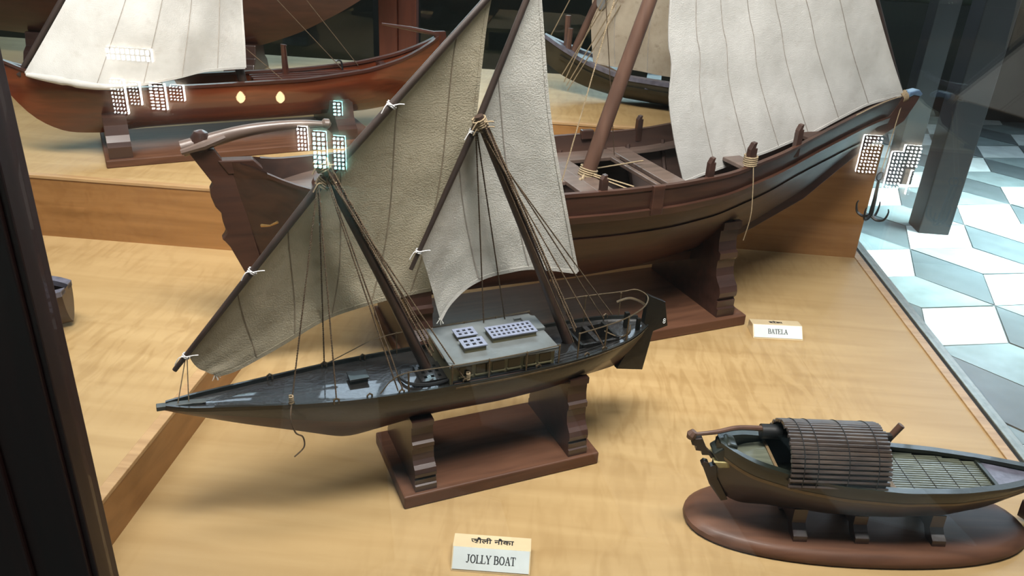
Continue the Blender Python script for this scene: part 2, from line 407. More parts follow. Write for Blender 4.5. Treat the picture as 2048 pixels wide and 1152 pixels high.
def coons(bottom, top, left, right, nu, nv, belly, wrinkle=0.0, seed=0):
    B = resample(bottom, nu); T = resample(top, nu); Lf = resample(left, nv); R = resample(right, nv)
    G = np.zeros((nv, nu, 3)); rng = np.random.RandomState(seed); ph = rng.rand(8) * 6.28
    for j in range(nv):
        v = j / (nv - 1)
        for i in range(nu):
            u = i / (nu - 1)
            p = (1 - v) * B[i] + v * T[i] + (1 - u) * Lf[j] + u * R[j] - ((1 - u) * (1 - v) * B[0] + u * (1 - v) * B[-1] + (1 - u) * v * T[0] + u * v * T[-1])
            e = math.sin(math.pi * u) * math.sin(math.pi * min(1, v * 0.9 + 0.1))
            wv = wrinkle * (math.sin(9 * u + 5 * v + ph[0]) + 0.7 * math.sin(17 * u - 8 * v + ph[1]) + 0.5 * math.sin(4 * u + 21 * v + ph[2]) + 0.4 * math.sin(31 * u + 13 * v + ph[3]))
            p[1] += belly * e + wv * (0.25 + 0.75 * (1 - v))
            G[j, i] = p
    return G
def sail(G, mat, parent, seams=(), seam_mat='seam', hem=0.0012, thick=0.0012, hems=('b', 'r')):
    nv, nu, _ = G.shape; V = []; F = []
    for sg in (-0.5, 0.5):
        for j in range(nv):
            for i in range(nu): V.append((G[j, i, 0], G[j, i, 1] + sg * thick, G[j, i, 2]))
    o = nv * nu
    for j in range(nv - 1):
        for i in range(nu - 1):
            a, b, c, d = j * nu + i, j * nu + i + 1, (j + 1) * nu + i + 1, (j + 1) * nu + i
            F.append((a, b, c, d)); F.append((o + a, o + d, o + c, o + b))
    for i in range(nu - 1):
        F.append((i, o + i, o + i + 1, i + 1)); t = (nv - 1) * nu + i; F.append((t, t + 1, o + t + 1, o + t))
    for j in range(nv - 1):
        t = j * nu; F.append((t, t + nu, o + t + nu, o + t)); t = j * nu + nu - 1; F.append((t, o + t, o + t + nu, t + nu))
    s = mesh('sail', V, F, mat, parent, smooth=True)
    def band(name, pts, wdt, m):
        """flat folded strip of cloth lying on the sail along pts"""
        P = [np.array(p) for p in pts]; VV = []; FF = []
        for i, p in enumerate(P):
            t = P[min(i + 1, len(P) - 1)] - P[max(i - 1, 0)]; t /= max(1e-9, np.linalg.norm(t))
            nrm = np.array([-t[2], 0, t[0]])
            for a, dy in ((-1, -0.5), (1, -0.5), (1, 0.5), (-1, 0.5)):
                q = p + nrm * a * wdt / 2; VV.append((q[0], q[1] + dy * (thick + 0.0016), q[2]))
        for i in range(len(P) - 1):
            for j in range(4): FF.append((i * 4 + j, i * 4 + (j + 1) % 4, i * 4 + 4 + (j + 1) % 4, i * 4 + 4 + j))
        FF += [(0, 1, 2, 3), tuple(range(4 * len(P) - 4, 4 * len(P)))]
        mesh(name, VV, FF, m, s)
    for u in seams:
        x = u * (nu - 1); i = int(x); f = x - i
        band('seam', [G[j, i] * (1 - f) + G[j, min(i + 1, nu - 1)] * f for j in range(nv)], 0.0019, seam_mat)
    if 'b' in hems: band('hem', [G[0, i] for i in range(nu)], 0.007, mat if hem else mat)
    if 'r' in hems: band('hem', [G[j, nu - 1] for j in range(nv)], 0.006, mat)
    if 'l' in hems: band('hem', [G[j, 0] for j in range(nv)], 0.006, mat)
    return s
def frame_loc(deg, s, v, z=0.0):
    t = math.radians(deg); return (s * math.cos(t) - v * math.sin(t), s * math.sin(t) + v * math.cos(t), z)

# ================================================================ SETTING: hall
FZ = -0.6
def structure(o): o['kind'] = 'structure'; return o
floor = structure(box('floor', -7, 8, -3.2, 7.6, FZ - 0.06, FZ - 0.006, 'grout'))
# rhombic stone tiles in a tumbling-block pattern (only where the case leaves the floor in view)
E_ = 0.38; g_ = 0.004
def rhomb(a0):
    d1 = Vector((math.cos(a0), math.sin(a0), 0)); d2 = Vector((math.cos(a0 + math.pi / 3), math.sin(a0 + math.pi / 3), 0))
    c = [Vector((0, 0, 0)), d1 * E_, (d1 + d2) * E_, d2 * E_]; ctr = sum(c, Vector()) / 4
    c = [ctr + (p - ctr) * (1 - 2 * g_ / E_) for p in c]
    V = [tuple(p + Vector((0, 0, -0.006))) for p in c] + [tuple(p) for p in c]
    return V, [(3, 2, 1, 0), (4, 5, 6, 7), (0, 1, 5, 4), (1, 2, 6, 5), (2, 3, 7, 6), (3, 0, 4, 7)]
tile_me = []
for k, mt in enumerate(('stone_a', 'stone_b', 'stone_c')):
    V, F = rhomb(math.radians(14) + k * 2 * math.pi / 3)
    me = bpy.data.meshes.new('tile'); me.from_pydata(V, [], F); me.materials.append(MT[mt]); tile_me.append(me)
a1 = Vector((math.cos(math.radians(14)), math.sin(math.radians(14)), 0)); a2 = Vector((math.cos(math.radians(134)), math.sin(math.radians(134)), 0)); 
L1 = (a1 - a2) * E_; a3 = -(a1 + a2); L2 = (a2 - a3) * E_
cnt = 0; rest_v = []
for i in range(-30, 30):
    for j in range(-30, 30):
        c = L1 * i + L2 * j + Vector((3.0, 4.4, 0))
        front = -1.0 < c.x < 1.1 and -1.3 < c.y < 0.2
        if not front and not (1.05 < c.x < 6.0 and 1.3 < c.y < 7.3): continue
        # the strip of floor that the side glass shows
        if not front and (c.x > 0.62 * c.y + 1.15 or c.x < 0.24 * c.y - 0.1): continue
        for k in range(3):
            o = bpy.data.objects.new('tile', tile_me[k]); o.location = (c.x, c.y, FZ + random.uniform(-0.001, 0.001))
            o.rotation_euler = (random.uniform(-0.006, 0.006), random.uniform(-0.006, 0.006), 0)
            link(o, floor); cnt += 1
wall_far = structure(box('wall_far', -7, 8, 7.5, 7.7, FZ, 1.9, 'hall_wall'))
box('dado', -7, 8, 7.46, 7.5, FZ, 0.35, 'hall_wall_lo', wall_far)
wu = structure(box('wall_far_upper', -7, 8, 7.5, 7.7, 5.4, 6.2, 'hall_wall'))
# high windows above the far wall
for i, x0 in enumerate((-5.0, -2.4, 0.2, 2.8, 5.4)):
    wn = structure(box('window_%d_offscreen' % (i + 1), x0 + 0.08, x0 + 2.1, 7.56, 7.6, 1.9, 5.4, 'high_day'))
    for q in range(4): box('window_bar', x0 + 0.06 + q * 0.68 - 0.03, x0 + 0.06 + q * 0.68 + 0.03, 7.5, 7.56, 1.9, 5.4, 'frame_dark', wn)
    box('window_bar', x0, x0 + 2.1, 7.5, 7.56, 3.57, 3.63, 'frame_dark', wn)
    structure(box('trim_%d' % (i + 1), x0 - 0.5, x0 + 0.06, 7.5, 7.7, 1.9, 5.4, 'hall_wall'))
# plaster wall behind the photographer with low latticed windows
wall_back = structure(box('wall_back', -7, 8, -3.3, -3.06, FZ, 4.5, 'back_wall'))
def lattice(idx, x0, x1, z0, z1, nx, nz, glow):
    wn = structure(box('window_%d_offscreen' % idx, x0, x1, -3.06, -3.04, z0, z1, glow))
    bw = 0.0035
    for i in range(nx + 1):
        x = x0 + (x1 - x0) * i / nx; box('lattice_bar', x - bw, x + bw, -3.04, -3.025, z0, z1, 'frame_dark', wn)
    for j in range(nz + 1):
        z = z0 + (z1 - z0) * j / nz; box('lattice_bar', x0, x1, -3.04, -3.025, z - bw, z + bw, 'frame_dark', wn)
k = 10
for x0, x1, z0, z1, nx, nz, gl in ((-2.63, -2.55, -0.26, -0.06, 4, 9, 'day_white'), (-2.52, -2.46, -0.20, -0.07, 3, 7, 'day_white'), (-2.40, -2.31, -0.22, -0.07, 3, 8, 'day_white'), (-2.28, -2.20, -0.16, -0.07, 4, 5, 'day_white'),
                                   (-2.62, -2.36, 0.05, 0.12, 9, 2, 'day_white'),
                                   (-1.46, -1.38, -0.50, -0.28, 3, 8, 'day_teal'), (-1.34, -1.27, -0.50, -0.30, 3, 8, 'day_teal'), (-1.55, -1.49, -0.40, -0.26, 3, 6, 'day_white'), (-1.33, -1.28, -0.18, -0.10, 2, 4, 'day_teal'),
                                   (1.63, 1.73, -0.29, -0.08, 5, 11, 'day_white'), (1.80, 1.88, -0.43, -0.16, 4, 13, 'day_white'), (1.86, 1.95, -0.24, -0.12, 4, 6, 'day_white'), (1.93, 1.945, -0.40, -0.26, 1, 9, 'day_white')):
    lattice(k, x0, x1, z0, z1, nx, nz, gl); k += 1
for x, z, near in ((-1.85, -0.10, 'pale row of'), (-1.62, -0.085, 'teal-tinted')):
    wl = empty('wall_lamp_offscreen', (x, -3.06, z), 0, 'small warm glowing wall lamp beside the %s lattice windows' % near, 'lamp', 'warm wall lamps')
    box('bracket', -0.012, 0.012, 0.0, 0.03, -0.03, 0.03, 'frame_dark', wl)
    mesh('bulb_offscreen', *tubeg([(0, 0.05, -0.035), (0, 0.05, -0.02), (0, 0.05, 0.0), (0, 0.05, 0.02), (0, 0.05, 0.028)], [0.008, 0.022, 0.024, 0.012, 0.004], 12), 'lamp_glow', wl, smooth=True)
# hall pillars
def pillar(x0, x1, y0, y1, lab):
    e = empty('pillar', ((x0 + x1) / 2, (y0 + y1) / 2, FZ), 0, lab, 'pillar'); a = (x1 - x0) / 2; b = (y1 - y0) / 2
    box('shaft', -a, a, -b, b, 0, 4.6, 'pillar', e, bevel=0.006)
    box('capital', -a - 0.03, a + 0.03, -b - 0.03, b + 0.03, 4.6, 4.75, 'pillar', e)
pillar(2.03, 2.20, 4.38, 4.54, 'broad dark square pillar standing on the pale rhombic tiles')
pillar(2.18, 2.32, 5.30, 5.44, 'slimmer dark pillar standing nearer the green wall')
e = box('wall_poster', 3.05, 3.42, 7.42, 7.455, 0.75, 1.30, 'poster'); tag(e, 'faded reddish poster board fixed on the dark green wall', 'poster')

# ================================================================ SETTING: display case
CX = (0.14, 2.2)
case = empty('display_case', (0, 0.7, FZ), 0, 'large glazed display case with stepped pale wood decks and dark posts', 'display case')
case_off = Vector((0, 0.7, FZ))
def cbox(name, x0, x1, y0, y1, z0, z1, mat, bevel=0.0, parent=None):
    o = box(name, x0, x1, y0 - 0.7, y1 - 0.7, z0 - FZ, z1 - FZ, mat, parent or case, bevel=bevel); return o
XL = -2.9
cbox('lower_deck', -0.693, 0.965, 0.66, 2.461, -0.02, 0.0, 'maple')
cbox('raised_deck', XL, -0.713, 0.66, 1.932, 0.075, 0.095, 'maple')
cbox('rear_deck', XL, -0.568, 1.952, 3.76, 0.248, 0.268, 'maple'); cbox('rear_deck', -0.568, -0.46, 2.479, 3.76, 0.248, 0.268, 'maple')
cbox('rear_block_deck', -0.46, 0.965, 2.481, 3.22, 0.355, 0.375, 'maple')
cbox('rear_low_deck', -0.46, 0.965, 3.24, 3.76, 0.248, 0.268, 'maple')
cbox('step_board', -0.711, -0.693, 0.66, 1.932, 0.0, 0.088, 'riser')
cbox('edge_lipping', -0.713, -0.692, 0.66, 1.932, 0.088, 0.0965, 'edge', 0.001)
cbox('riser_board', XL, -0.693, 1.932, 1.95, 0.095, 0.261, 'riser'); cbox('riser_board', -0.693, -0.55, 1.932, 1.95, 0.0, 0.261, 'riser')
cbox('edge_lipping', XL, -0.55, 1.930, 1.952, 0.261, 0.2695, 'edge', 0.001)
cbox('riser_board', -0.568, -0.55, 1.952, 2.461, 0.0, 0.268, 'riser'); cbox('riser_board', -0.568, -0.46, 2.461, 2.479, 0.0, 0.268, 'riser'); cbox('riser_board', -0.46, -0.442, 2.481, 3.22, 0.268, 0.355, 'riser')
cbox('riser_board', -0.46, 0.965, 2.461, 2.479, 0.0, 0.368, 'riser')
cbox('edge_lipping', -0.46, 0.965, 2.459, 2.481, 0.368, 0.3765, 'edge', 0.001)
cbox('edge_strip', 0.965, 0.988, 0.66, 3.76, -0.02, 0.004, 'edge', 0.001)
cbox('glazing_seal', 0.988, 0.996, 0.66, 3.76, -0.02, 0.002, 'seal')
cbox('sill_rail', 0.996, 1.022, 0.66, 3.78, -0.05, 0.007, 'metal', 0.0015)
cbox('plinth_panel', XL, 1.0, 0.68, 3.76, FZ, -0.05, 'post')
gl = cbox('glass_pane', 1.002, 1.008, 0.70, 3.76, 0.007, 2.0, 'glass')
cbox('glass_pane', -0.52, 1.0, 0.697, 0.702, 0.0, 2.0, 'glass')
cbox('glass_pane', -0.70, 1.0, 3.762, 3.768, 0.268, 2.0, 'glass_back'); cbox('glass_pane', XL, -0.92, 3.762, 3.768, 0.268, 2.0, 'glass_back')
pp = cbox('corner_post', -0.86, -0.525, 0.682, 0.72, FZ, 2.05, 'post', 0.002)
cbox('post_moulding', -0.86, -0.532, 0.676, 0.683, FZ, 2.05, 'post', 0.002, None)
cbox('post_moulding', -0.80, -0.60, 0.668, 0.677, FZ, 2.05, 'post', 0.003, None)
cbox('rear_post', -0.885, -0.80, 3.72, 3.80, 0.268, 2.05, 'post_brown', 0.004); cbox('rear_post', -0.80, -0.715, 3.74, 3.80, 0.268, 2.05, 'post_brown', 0.004)

# ================================================================ label blocks
FONT = {'J': [((.30, 1), (.30, .22), 1), ((.30, .22), (.16, .02), .6), ((.16, .02), (.02, .12), .6), ((.14, 1), (.46, 1), .4)],
        'L': [((.12, 0), (.12, 1), 1), ((.0, 1), (.26, 1), .4), ((.0, 0), (.56, 0), .4), ((.56, 0), (.58, .25), .5)],
        'Y': [((.05, 1), (.32, .48), 1), ((.60, 1), (.34, .48), .5), ((.33, .5), (.33, 0), 1), ((.0, 1), (.18, 1), .4), ((.48, 1), (.7, 1), .4), ((.2, 0), (.46, 0), .4)],
        'B': [((.12, 0), (.12, 1), 1), ((.0, 1), (.36, 1), .4), ((.0, 0), (.4, 0), .4), ((.12, .53), (.38, .53), .4), ((.36, 1), (.5, .88), .8), ((.5, .88), (.5, .66), 1), ((.5, .66), (.38, .53), .8), ((.38, .53), (.56, .4), .8), ((.56, .4), (.56, .15), 1), ((.56, .15), (.4, 0), .8)],
        'A': [((.06, 0), (.32, 1), .5), ((.32, 1), (.58, 0), 1), ((.16, .34), (.48, .34), .4), ((.0, 0), (.2, 0), .4), ((.46, 0), (.7, 0), .4)],
        'T': [((.3, 0), (.3, 1), 1), ((.0, 1), (.6, 1), .4), ((.0, 1), (.0, .76), .5), ((.6, 1), (.6, .76), .5), ((.16, 0), (.44, 0), .4)],
        'E': [((.12, 0), (.12, 1), 1), ((.0, 1), (.52, 1), .4), ((.0, 0), (.56, 0), .4), ((.12, .52), (.4, .52), .4), ((.52, 1), (.52, .8), .5), ((.56, 0), (.58, .22), .5), ((.4, .62), (.4, .42), .5)],
        'O': [((.08 + .29 + .29 * math.cos(a), .5 + .5 * math.sin(a)), (.37 + .29 * math.cos(a + math.pi / 7), .5 + .5 * math.sin(a + math.pi / 7)), .45 + .55 * abs(math.cos(a + .22))) for a in [i * math.pi / 7 for i in range(14)]]}
ADV = {'J': .52, 'L': .64, 'Y': .72, 'B': .68, 'A': .74, 'T': .66, 'E': .68, 'O': .80, ' ': .34}
def serif_text(name, txt, h, parent, place, mat='ink'):
    """raised printed capitals with serifs; place(x, y) maps the flat text to the block face"""
    wtot = sum(ADV[c] for c in txt) * h; x = -wtot / 2; V = []; F = []
    for c in txt:
        for (p, q, wd) in FONT.get(c, []):
            p = np.array(p) * h; q = np.array(q) * h; t = (q - p) / max(1e-9, np.linalg.norm(q - p)); nn = np.array([-t[1], t[0]]) * wd * h * 0.075
            p = p - t * h * 0.02; q = q + t * h * 0.02; o = len(V)
            for z in (0.0, 0.0004):
                for r in (p + nn, p - nn, q - nn, q + nn): V.append(place(r[0] + x, r[1], z))
            F += [(o + a, o + b, o + cc, o + d) for a, b, cc, d in ((0, 1, 2, 3), (4, 7, 6, 5), (0, 4, 5, 1), (1, 5, 6, 2), (2, 6, 7, 3), (3, 7, 4, 0))]
        x += ADV[c] * h
    return mesh(name, V, F, mat, parent)
def devanagari(name, txt, size, parent, place_mat):
    cu = bpy.data.curves.new(name, 'FONT'); cu.body = txt; cu.size = size; cu.align_x = 'CENTER'; cu.extrude = 0.0002; cu.offset = 0.00025
    o = bpy.data.objects.new(name, cu); COL.objects.link(o)
    bpy.context.view_layer.update()
    dg = bpy.context.evaluated_depsgraph_get(); me = bpy.data.meshes.new_from_object(o.evaluated_get(dg))
    bpy.data.objects.remove(o); me.materials.clear(); me.materials.append(MT['ink']); me.transform(place_mat)
    return link(bpy.data.objects.new(name, me), parent)
def label_block(loc, rot, wdt, d, h, en, hi, lab, th, hs):
    e = empty('name_block', loc, rot, lab, 'label')
    # low wedge: sloped front face, sloped rear top face
    prof = [(-0.026, 0), (0.034, 0), (0.034, 0.026), (-0.001, h), (-0.025, 0.003)]
    prism_x('block', prof, -wdt / 2, wdt / 2, 'acrylic_top', e, bevel=0.0008)
    y0, z0 = -0.025, 0.003; y1, z1 = -0.001, h; L = math.hypot(y1 - y0, z1 - z0); cy, cz = (y1 - y0) / L, (z1 - z0) / L
    ny, nz = -cz, cy
    pl = [(-wdt / 2 + 0.002, y0 + cy * L * .03 + ny * .0012, z0 + cz * L * .03 + nz * .0012), (wdt / 2 - 0.002, y0 + cy * L * .03 + ny * .0012, z0 + cz * L * .03 + nz * .0012), (wdt / 2 - 0.002, y0 + cy * L * .97 + ny * .0012, z0 + cz * L * .97 + nz * .0012), (-wdt / 2 + 0.002, y0 + cy * L * .97 + ny * .0012, z0 + cz * L * .97 + nz * .0012)]
    bk = [(x, y - ny * .0016, z - nz * .0016) for x, y, z in pl]
    mesh('face_plate', pl + bk, [(0, 1, 2, 3), (7, 6, 5, 4), (0, 4, 5, 1), (1, 5, 6, 2), (2, 6, 7, 3), (3, 7, 4, 0)], 'acrylic', e)
    serif_text('lettering', en, th, e, lambda x, y, z: (x, y0 + cy * (L * .5 - th / 2 + y) + ny * (.0013 + z), z0 + cz * (L * .5 - th / 2 + y) + nz * (.0013 + z)))
    ya, za, yb, zb = y1, z1, 0.034, 0.026; L2 = math.hypot(yb - ya, zb - za); c2, s2 = (yb - ya) / L2, (zb - za) / L2
    pm = Matrix.Translation((0, ya + c2 * L2 * .30 - s2 * 0.0006, za + s2 * L2 * .30 + c2 * 0.0006)) @ Matrix.Rotation(math.atan2(s2, c2), 4, 'X')
    devanagari('hindi_lettering', hi, hs, e, pm)
label_block((-0.066, 0.995, 0.0), 2.0, 0.130, 0.06, 0.032, 'JOLLY BOAT', '\u091c\u094c\u0932\u0940 \u0928\u094c\u0915\u093e', 'pale acrylic name block lettered JOLLY BOAT in front of the two-masted boat', 0.0125, 0.0175)
label_block((0.590, 1.885, 0.0), 4.0, 0.130, 0.06, 0.030, 'BATELA', '\u092c\u091f\u0947\u0932\u093e', 'pale acrylic name block lettered BATELA beside the big boat stand', 0.0125, 0.0170)

# ================================================================ stands
def cradle_profile(hw, bh, top, scrolls, H, x, dz, dv, kw=None, kz=None):
    """scrolled outer edges, and a hollow that follows the hull section at x (1 mm snug)"""
    L = [(hw * a, bh + (top - bh) * b) for a, b in scrolls]
    zk = H.at(x)[2] + dz; hol = []
    for z in np.linspace(top, zk + 0.001, 14):
        hol.append((max(kw or 0.0, H.width_at_z(x, z - dz) - 0.001), z))
    if kw: hol.append((kw, kz))
    else: hol[-1] = (0.0, hol[-1][1])
    out = [(y + dv, z) for y, z in hol] + [(-y + dv, z) for y, z in hol[::-1] if y > 0]
    return L + out + [(-y, z) for y, z in L[::-1]]
SCROLL = [(1.0, 0.0), (1.0, 0.09), (0.965, 0.10), (0.965, 0.17), (0.93, 0.18), (0.98, 0.22), (0.985, 0.27), (0.95, 0.33), (0.88, 0.37), (0.82, 0.42), (0.79, 0.50), (0.79, 0.58), (0.83, 0.61), (0.83, 0.67), (0.77, 0.69), (0.74, 0.78), (0.74, 0.9), (0.80, 0.92), (0.80, 1.0), (0.72, 1.0)]
def stand(deg, s0, s1, v0, hw, z, bh, cradles, ct, mat, cmat, lab, H, hs, hz, hv, scroll=SCROLL, kw=None, kz=None):
    sc = (s0 + s1) / 2; e = empty('boat_stand', frame_loc(deg, sc, v0, z), deg, lab, 'stand')
    a = (s1 - s0) / 2
    box('base_board', -a, a, -hw, hw, 0.0, bh, mat, e, bevel=0.003)
    for s, t in cradles:
        prism_x('cradle', cradle_profile(hw * 0.93, bh, t - z, scroll, H, s - hs, hz - z, hv - v0, kw, kz), s - sc - ct / 2, s - sc + ct / 2, cmat, e)
    return e

JD = 27.6; JV = 1.172

# ================================================================ two-masted jolly boat
jb = empty('sailing_boat', frame_loc(JD, 0.5, JV, 0.13), JD, 'small black-hulled two-masted sailing boat with low grey cabin and cream lateen sails', 'model boat')
S0, Z0 = 0.5, 0.13
def J(s, v, z): return (s - S0, v, z - Z0)
HJ = Hull([(-0.572 + 0.005, 0.004, 0.249 - Z0, 0.240 - Z0, 1.4, 1.2), (-0.53, 0.020, 0.245 - Z0, 0.222 - Z0, 1.4, 1.1), (-0.45, 0.036, 0.241 - Z0, 0.186 - Z0, 1.3, 1.0), (-0.36, 0.054, 0.237 - Z0, 0.150 - Z0, 1.4, 1.0), (-0.28, 0.066, 0.235 - Z0, 0.116 - Z0, 1.5, 1.0), (-0.22, 0.071, 0.234 - Z0, 0.122 - Z0, 1.8, 1.1), (-0.13, 0.075, 0.233 - Z0, 0.140 - Z0, 2.2, 1.3),
           (0.0, 0.076, 0.233 - Z0, 0.142 - Z0, 2.4, 1.4), (0.1, 0.074, 0.236 - Z0, 0.144 - Z0, 2.2, 1.3), (0.18, 0.068, 0.240 - Z0, 0.150 - Z0, 1.8, 1.1), (0.25, 0.056, 0.246 - Z0, 0.158 - Z0, 1.2, 0.9), (0.29, 0.040, 0.250 - Z0, 0.166 - Z0, 0.9, 0.8), (0.318, 0.022, 0.254 - Z0, 0.205 - Z0, 0.9, 0.8)], 70)
BAND = 0.5
def zup(s, zs, zk): return zs, zs - (zs - zk) * BAND * (0.9 if s < -0.3 else 1)
V, F, wN, nS = HJ.shell(zfun=zup, nt=7)
F = F + [tuple(range(wN))[::1], tuple((nS - 1) * wN + i for i in range(wN))]
# keep only the painted upper strakes: two side bands
def side_band(name, f0, f1, mat, off=0.0, nt=6, H=HJ, parent=jb, closed=False):
    VV = []; FF = []
    for sd in (-1, 1):
        o = len(VV)
        for s in H.d:
            for i in range(nt + 1):
                h, z = H.half(s, f0 + (f1 - f0) * i / nt, off); VV.append((s, sd * h, z))
        for i in range(len(H.d) - 1):
            for j in range(nt): FF.append((o + i * (nt + 1) + j, o + i * (nt + 1) + j + 1, o + (i + 1) * (nt + 1) + j + 1, o + (i + 1) * (nt + 1) + j))
    return mesh(name, VV, FF, mat, parent, smooth=True)
side_band('hull_topside', 0.0, 0.46, 'black_hull')
o = side_band('hull_bottom', 0.46, 1.0, 'jolly_bottom', nt=10)
# transom
b, zs, zk, n_, m_ = HJ.at(HJ.d[-1])
row = [HJ.half(HJ.d[-1], t) for t in np.linspace(0, 1, 9)]
mesh('transom', [(HJ.d[-1], -h, z) for h, z in row] + [(HJ.d[-1], h, z) for h, z in row[::-1]], [tuple(range(18))], 'black_hull', jb)
# deck with an open cockpit well and a low raised toe rail
V = []; F = []; DX = sorted(set([float(x) for x in HJ.d if abs(x - 0.168) > 0.003 and abs(x - 0.242) > 0.003] + [0.168, 0.242]))
for s in DX:
    bb, zz = HJ.at(s)[:2]
    for y in (-bb + 0.001, -min(0.031, 0.58 * bb), 0.0, min(0.029, 0.58 * bb), bb - 0.001): V.append((s, y, zz - 0.004 + 0.002 * (1 - (y / bb) ** 2)))
for i in range(len(DX) - 1):
    for j in range(4):
        if j in (1, 2) and 0.167 < DX[i] < 0.2415: continue
        F.append((i * 5 + j, i * 5 + 5 + j, i * 5 + 6 + j, i * 5 + 1 + j))
mesh('deck', V, F, 'jolly_deck', jb, smooth=True)
for sd in (-1, 1):
    strip('toe_rail', HJ, 0.003, 0.009, 0.004, 'black_hull', jb, -0.56, 0.318, sd, out=False, inner=-0.0005)
    strip('rubbing_strake', HJ, -0.001, 0.003, 0.0018, 'wire', jb, -0.10, 0.316, sd)
# stem cap at the bow
prism('bow_cap', [(-0.574, 0.120), (-0.52, 0.1165), (-0.50, 0.114), (-0.52, 0.110), (-0.574, 0.112)], -0.006, 0.006, 'bow_grey', jb, bevel=0.001)
# deck planks aft of the cabin
for v in (-0.052, -0.044, -0.036): tube('deck_seam', [(0.10, v - 0.004, 0.1045), (0.17, v, 0.108), (0.24, v + 0.012, 0.1135)], 0.0008, 'black', jb, 4)
# cabin
X0, X1, YW, ZB, ZT = -0.103, 0.094, 0.062, 0.098, 0.142
cab = box('cabin', X0, X1, -YW, YW, ZB, ZT - 0.004, 'cabin', jb)
box('cabin_roof', X0 - 0.006, X1 + 0.006, -YW - 0.006, YW + 0.006, ZT - 0.004, ZT, 'cabin_roof', jb, bevel=0.0012)
box('roof_edge', X0 - 0.0065, X1 + 0.0065, -YW - 0.0066, -YW - 0.0046, ZT - 0.0056, ZT - 0.003, 'cabin_roof', jb)
for sd in (-1, 1):
    for i in range(6):
        x = X0 + 0.014 + i * 0.0305
        wf = box('cabin_window', x, x + 0.0225, sd * YW - 0.0016, sd * YW + 0.0016, 0.114, 0.132, 'glass_dark', jb)
        box('window_ledge', x - 0.002, x + 0.0245, min(sd * (YW + 0.003), sd * YW), max(sd * (YW + 0.003), sd * YW), 0.1118, 0.114, 'cabin', wf)
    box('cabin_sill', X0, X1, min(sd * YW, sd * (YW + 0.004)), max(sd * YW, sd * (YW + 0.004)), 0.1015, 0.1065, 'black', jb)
box('cabin_bulkhead', X0 - 0.003, X0, -YW, YW, ZB, ZT - 0.004, 'cabin', jb)
box('companion_slide', X1 - 0.022, X1 + 0.008, -0.002, 0.048, ZT, ZT + 0.006, 'cabin_roof', jb, bevel=0.001); box('slide_rail', X1 - 0.034, X1 + 0.004, 0.048, 0.053, ZT, ZT + 0.004, 'cabin_roof', jb)
def gridg(x0, x1, y0, y1, z0, z1, nx, ny, fx=0.54, fy=0.56):
    """a slab pierced by nx by ny square holes"""
    def cuts(a, b, n, f):
        d = (b - a) / (n + 0.6); c = [a]
        for i in range(n): m = a + d * (i + 0.8); c += [m - d * f / 2, m + d * f / 2]
        return c + [b]
    xs = cuts(x0, x1, nx, fx); ys = cuts(y0, y1, ny, fy); parts = []
    for i in range(len(xs) - 1):
        if i % 2 == 0: parts.append(boxg(xs[i], xs[i + 1], y0, y1, z0, z1))
        else: parts += [boxg(xs[i], xs[i + 1], ys[j], ys[j + 1], z0, z1) for j in range(0, len(ys) - 1, 2)]
    return join(parts)
def walls(x0, x1, y0, y1, z0, z1, t):
    return join([boxg(x0, x1, y0, y0 + t, z0, z1), boxg(x0, x1, y1 - t, y1, z0, z1), boxg(x0, x0 + t, y0 + t, y1 - t, z0, z1), boxg(x1 - t, x1, y0 + t, y1 - t, z0, z1)])
def grid_hatch(x0, x1, y0, y1, h, nx, ny):
    b = mesh('hatch', *walls(x0, x1, y0, y1, ZT, ZT + h, 0.002), 'cabin', jb)
    mesh('hatch_lid', *gridg(x0 - 0.002, x1 + 0.002, y0 - 0.002, y1 + 0.002, ZT + h, ZT + h + 0.002, nx, ny), 'hatch', b, recalc=False)
grid_hatch(-0.010, 0.076, -0.018, 0.020, 0.010, 9, 3)
grid_hatch(-0.070, -0.030, -0.036, -0.008, 0.010, 3, 2)
grid_hatch(-0.068, -0.032, 0.008, 0.034, 0.008, 3, 2)
box('side_plank', -0.10, 0.10, -0.072, -0.066, 0.1, 0.1035, 'batela_in', jb)
# forward grating with a curved black coaming
mesh('fore_grating', *gridg(-0.152, -0.106, -0.048, 0.010, 0.0990, 0.1065, 3, 3, 0.45, 0.45), 'jolly_deck', jb, recalc=False)
tube('coaming', smooth_path([(-0.106, -0.055, 0.106), (-0.14, -0.058, 0.106), (-0.172, -0.046, 0.106), (-0.184, -0.022, 0.106), (-0.18, 0.0, 0.106)], 24), 0.0028, 'black', jb, 6)
# fore hatch and cleats
b = box('fore_hatch', -0.268, -0.238, -0.012, 0.012, 0.102, 0.110, 'jolly_deck', jb, bevel=0.0008); box('hatch_lid', -0.27, -0.236, -0.014, 0.014, 0.110, 0.113, 'black_hull', b, bevel=0.0006)
for s, v in ((0.127, -0.049), (0.197, -0.062), (0.306, -0.068), (0.252, -0.064), (0.20, 0.058), (0.105, 0.042), (0.27, 0.064), (0.66, -0.066), (0.70, -0.060), (0.56, -0.069), (0.42, -0.069), (0.76, 0.046)):
    x = s - S0; zz = HJ.at(x)[1]; k = tube('deck_eye', [(x - 0.004, v, zz - 0.002), (x - 0.004, v, zz + 0.006), (x, v, zz + 0.009), (x + 0.004, v, zz + 0.006), (x + 0.004, v, zz - 0.002)], 0.0017, 'wire', jb, 5)
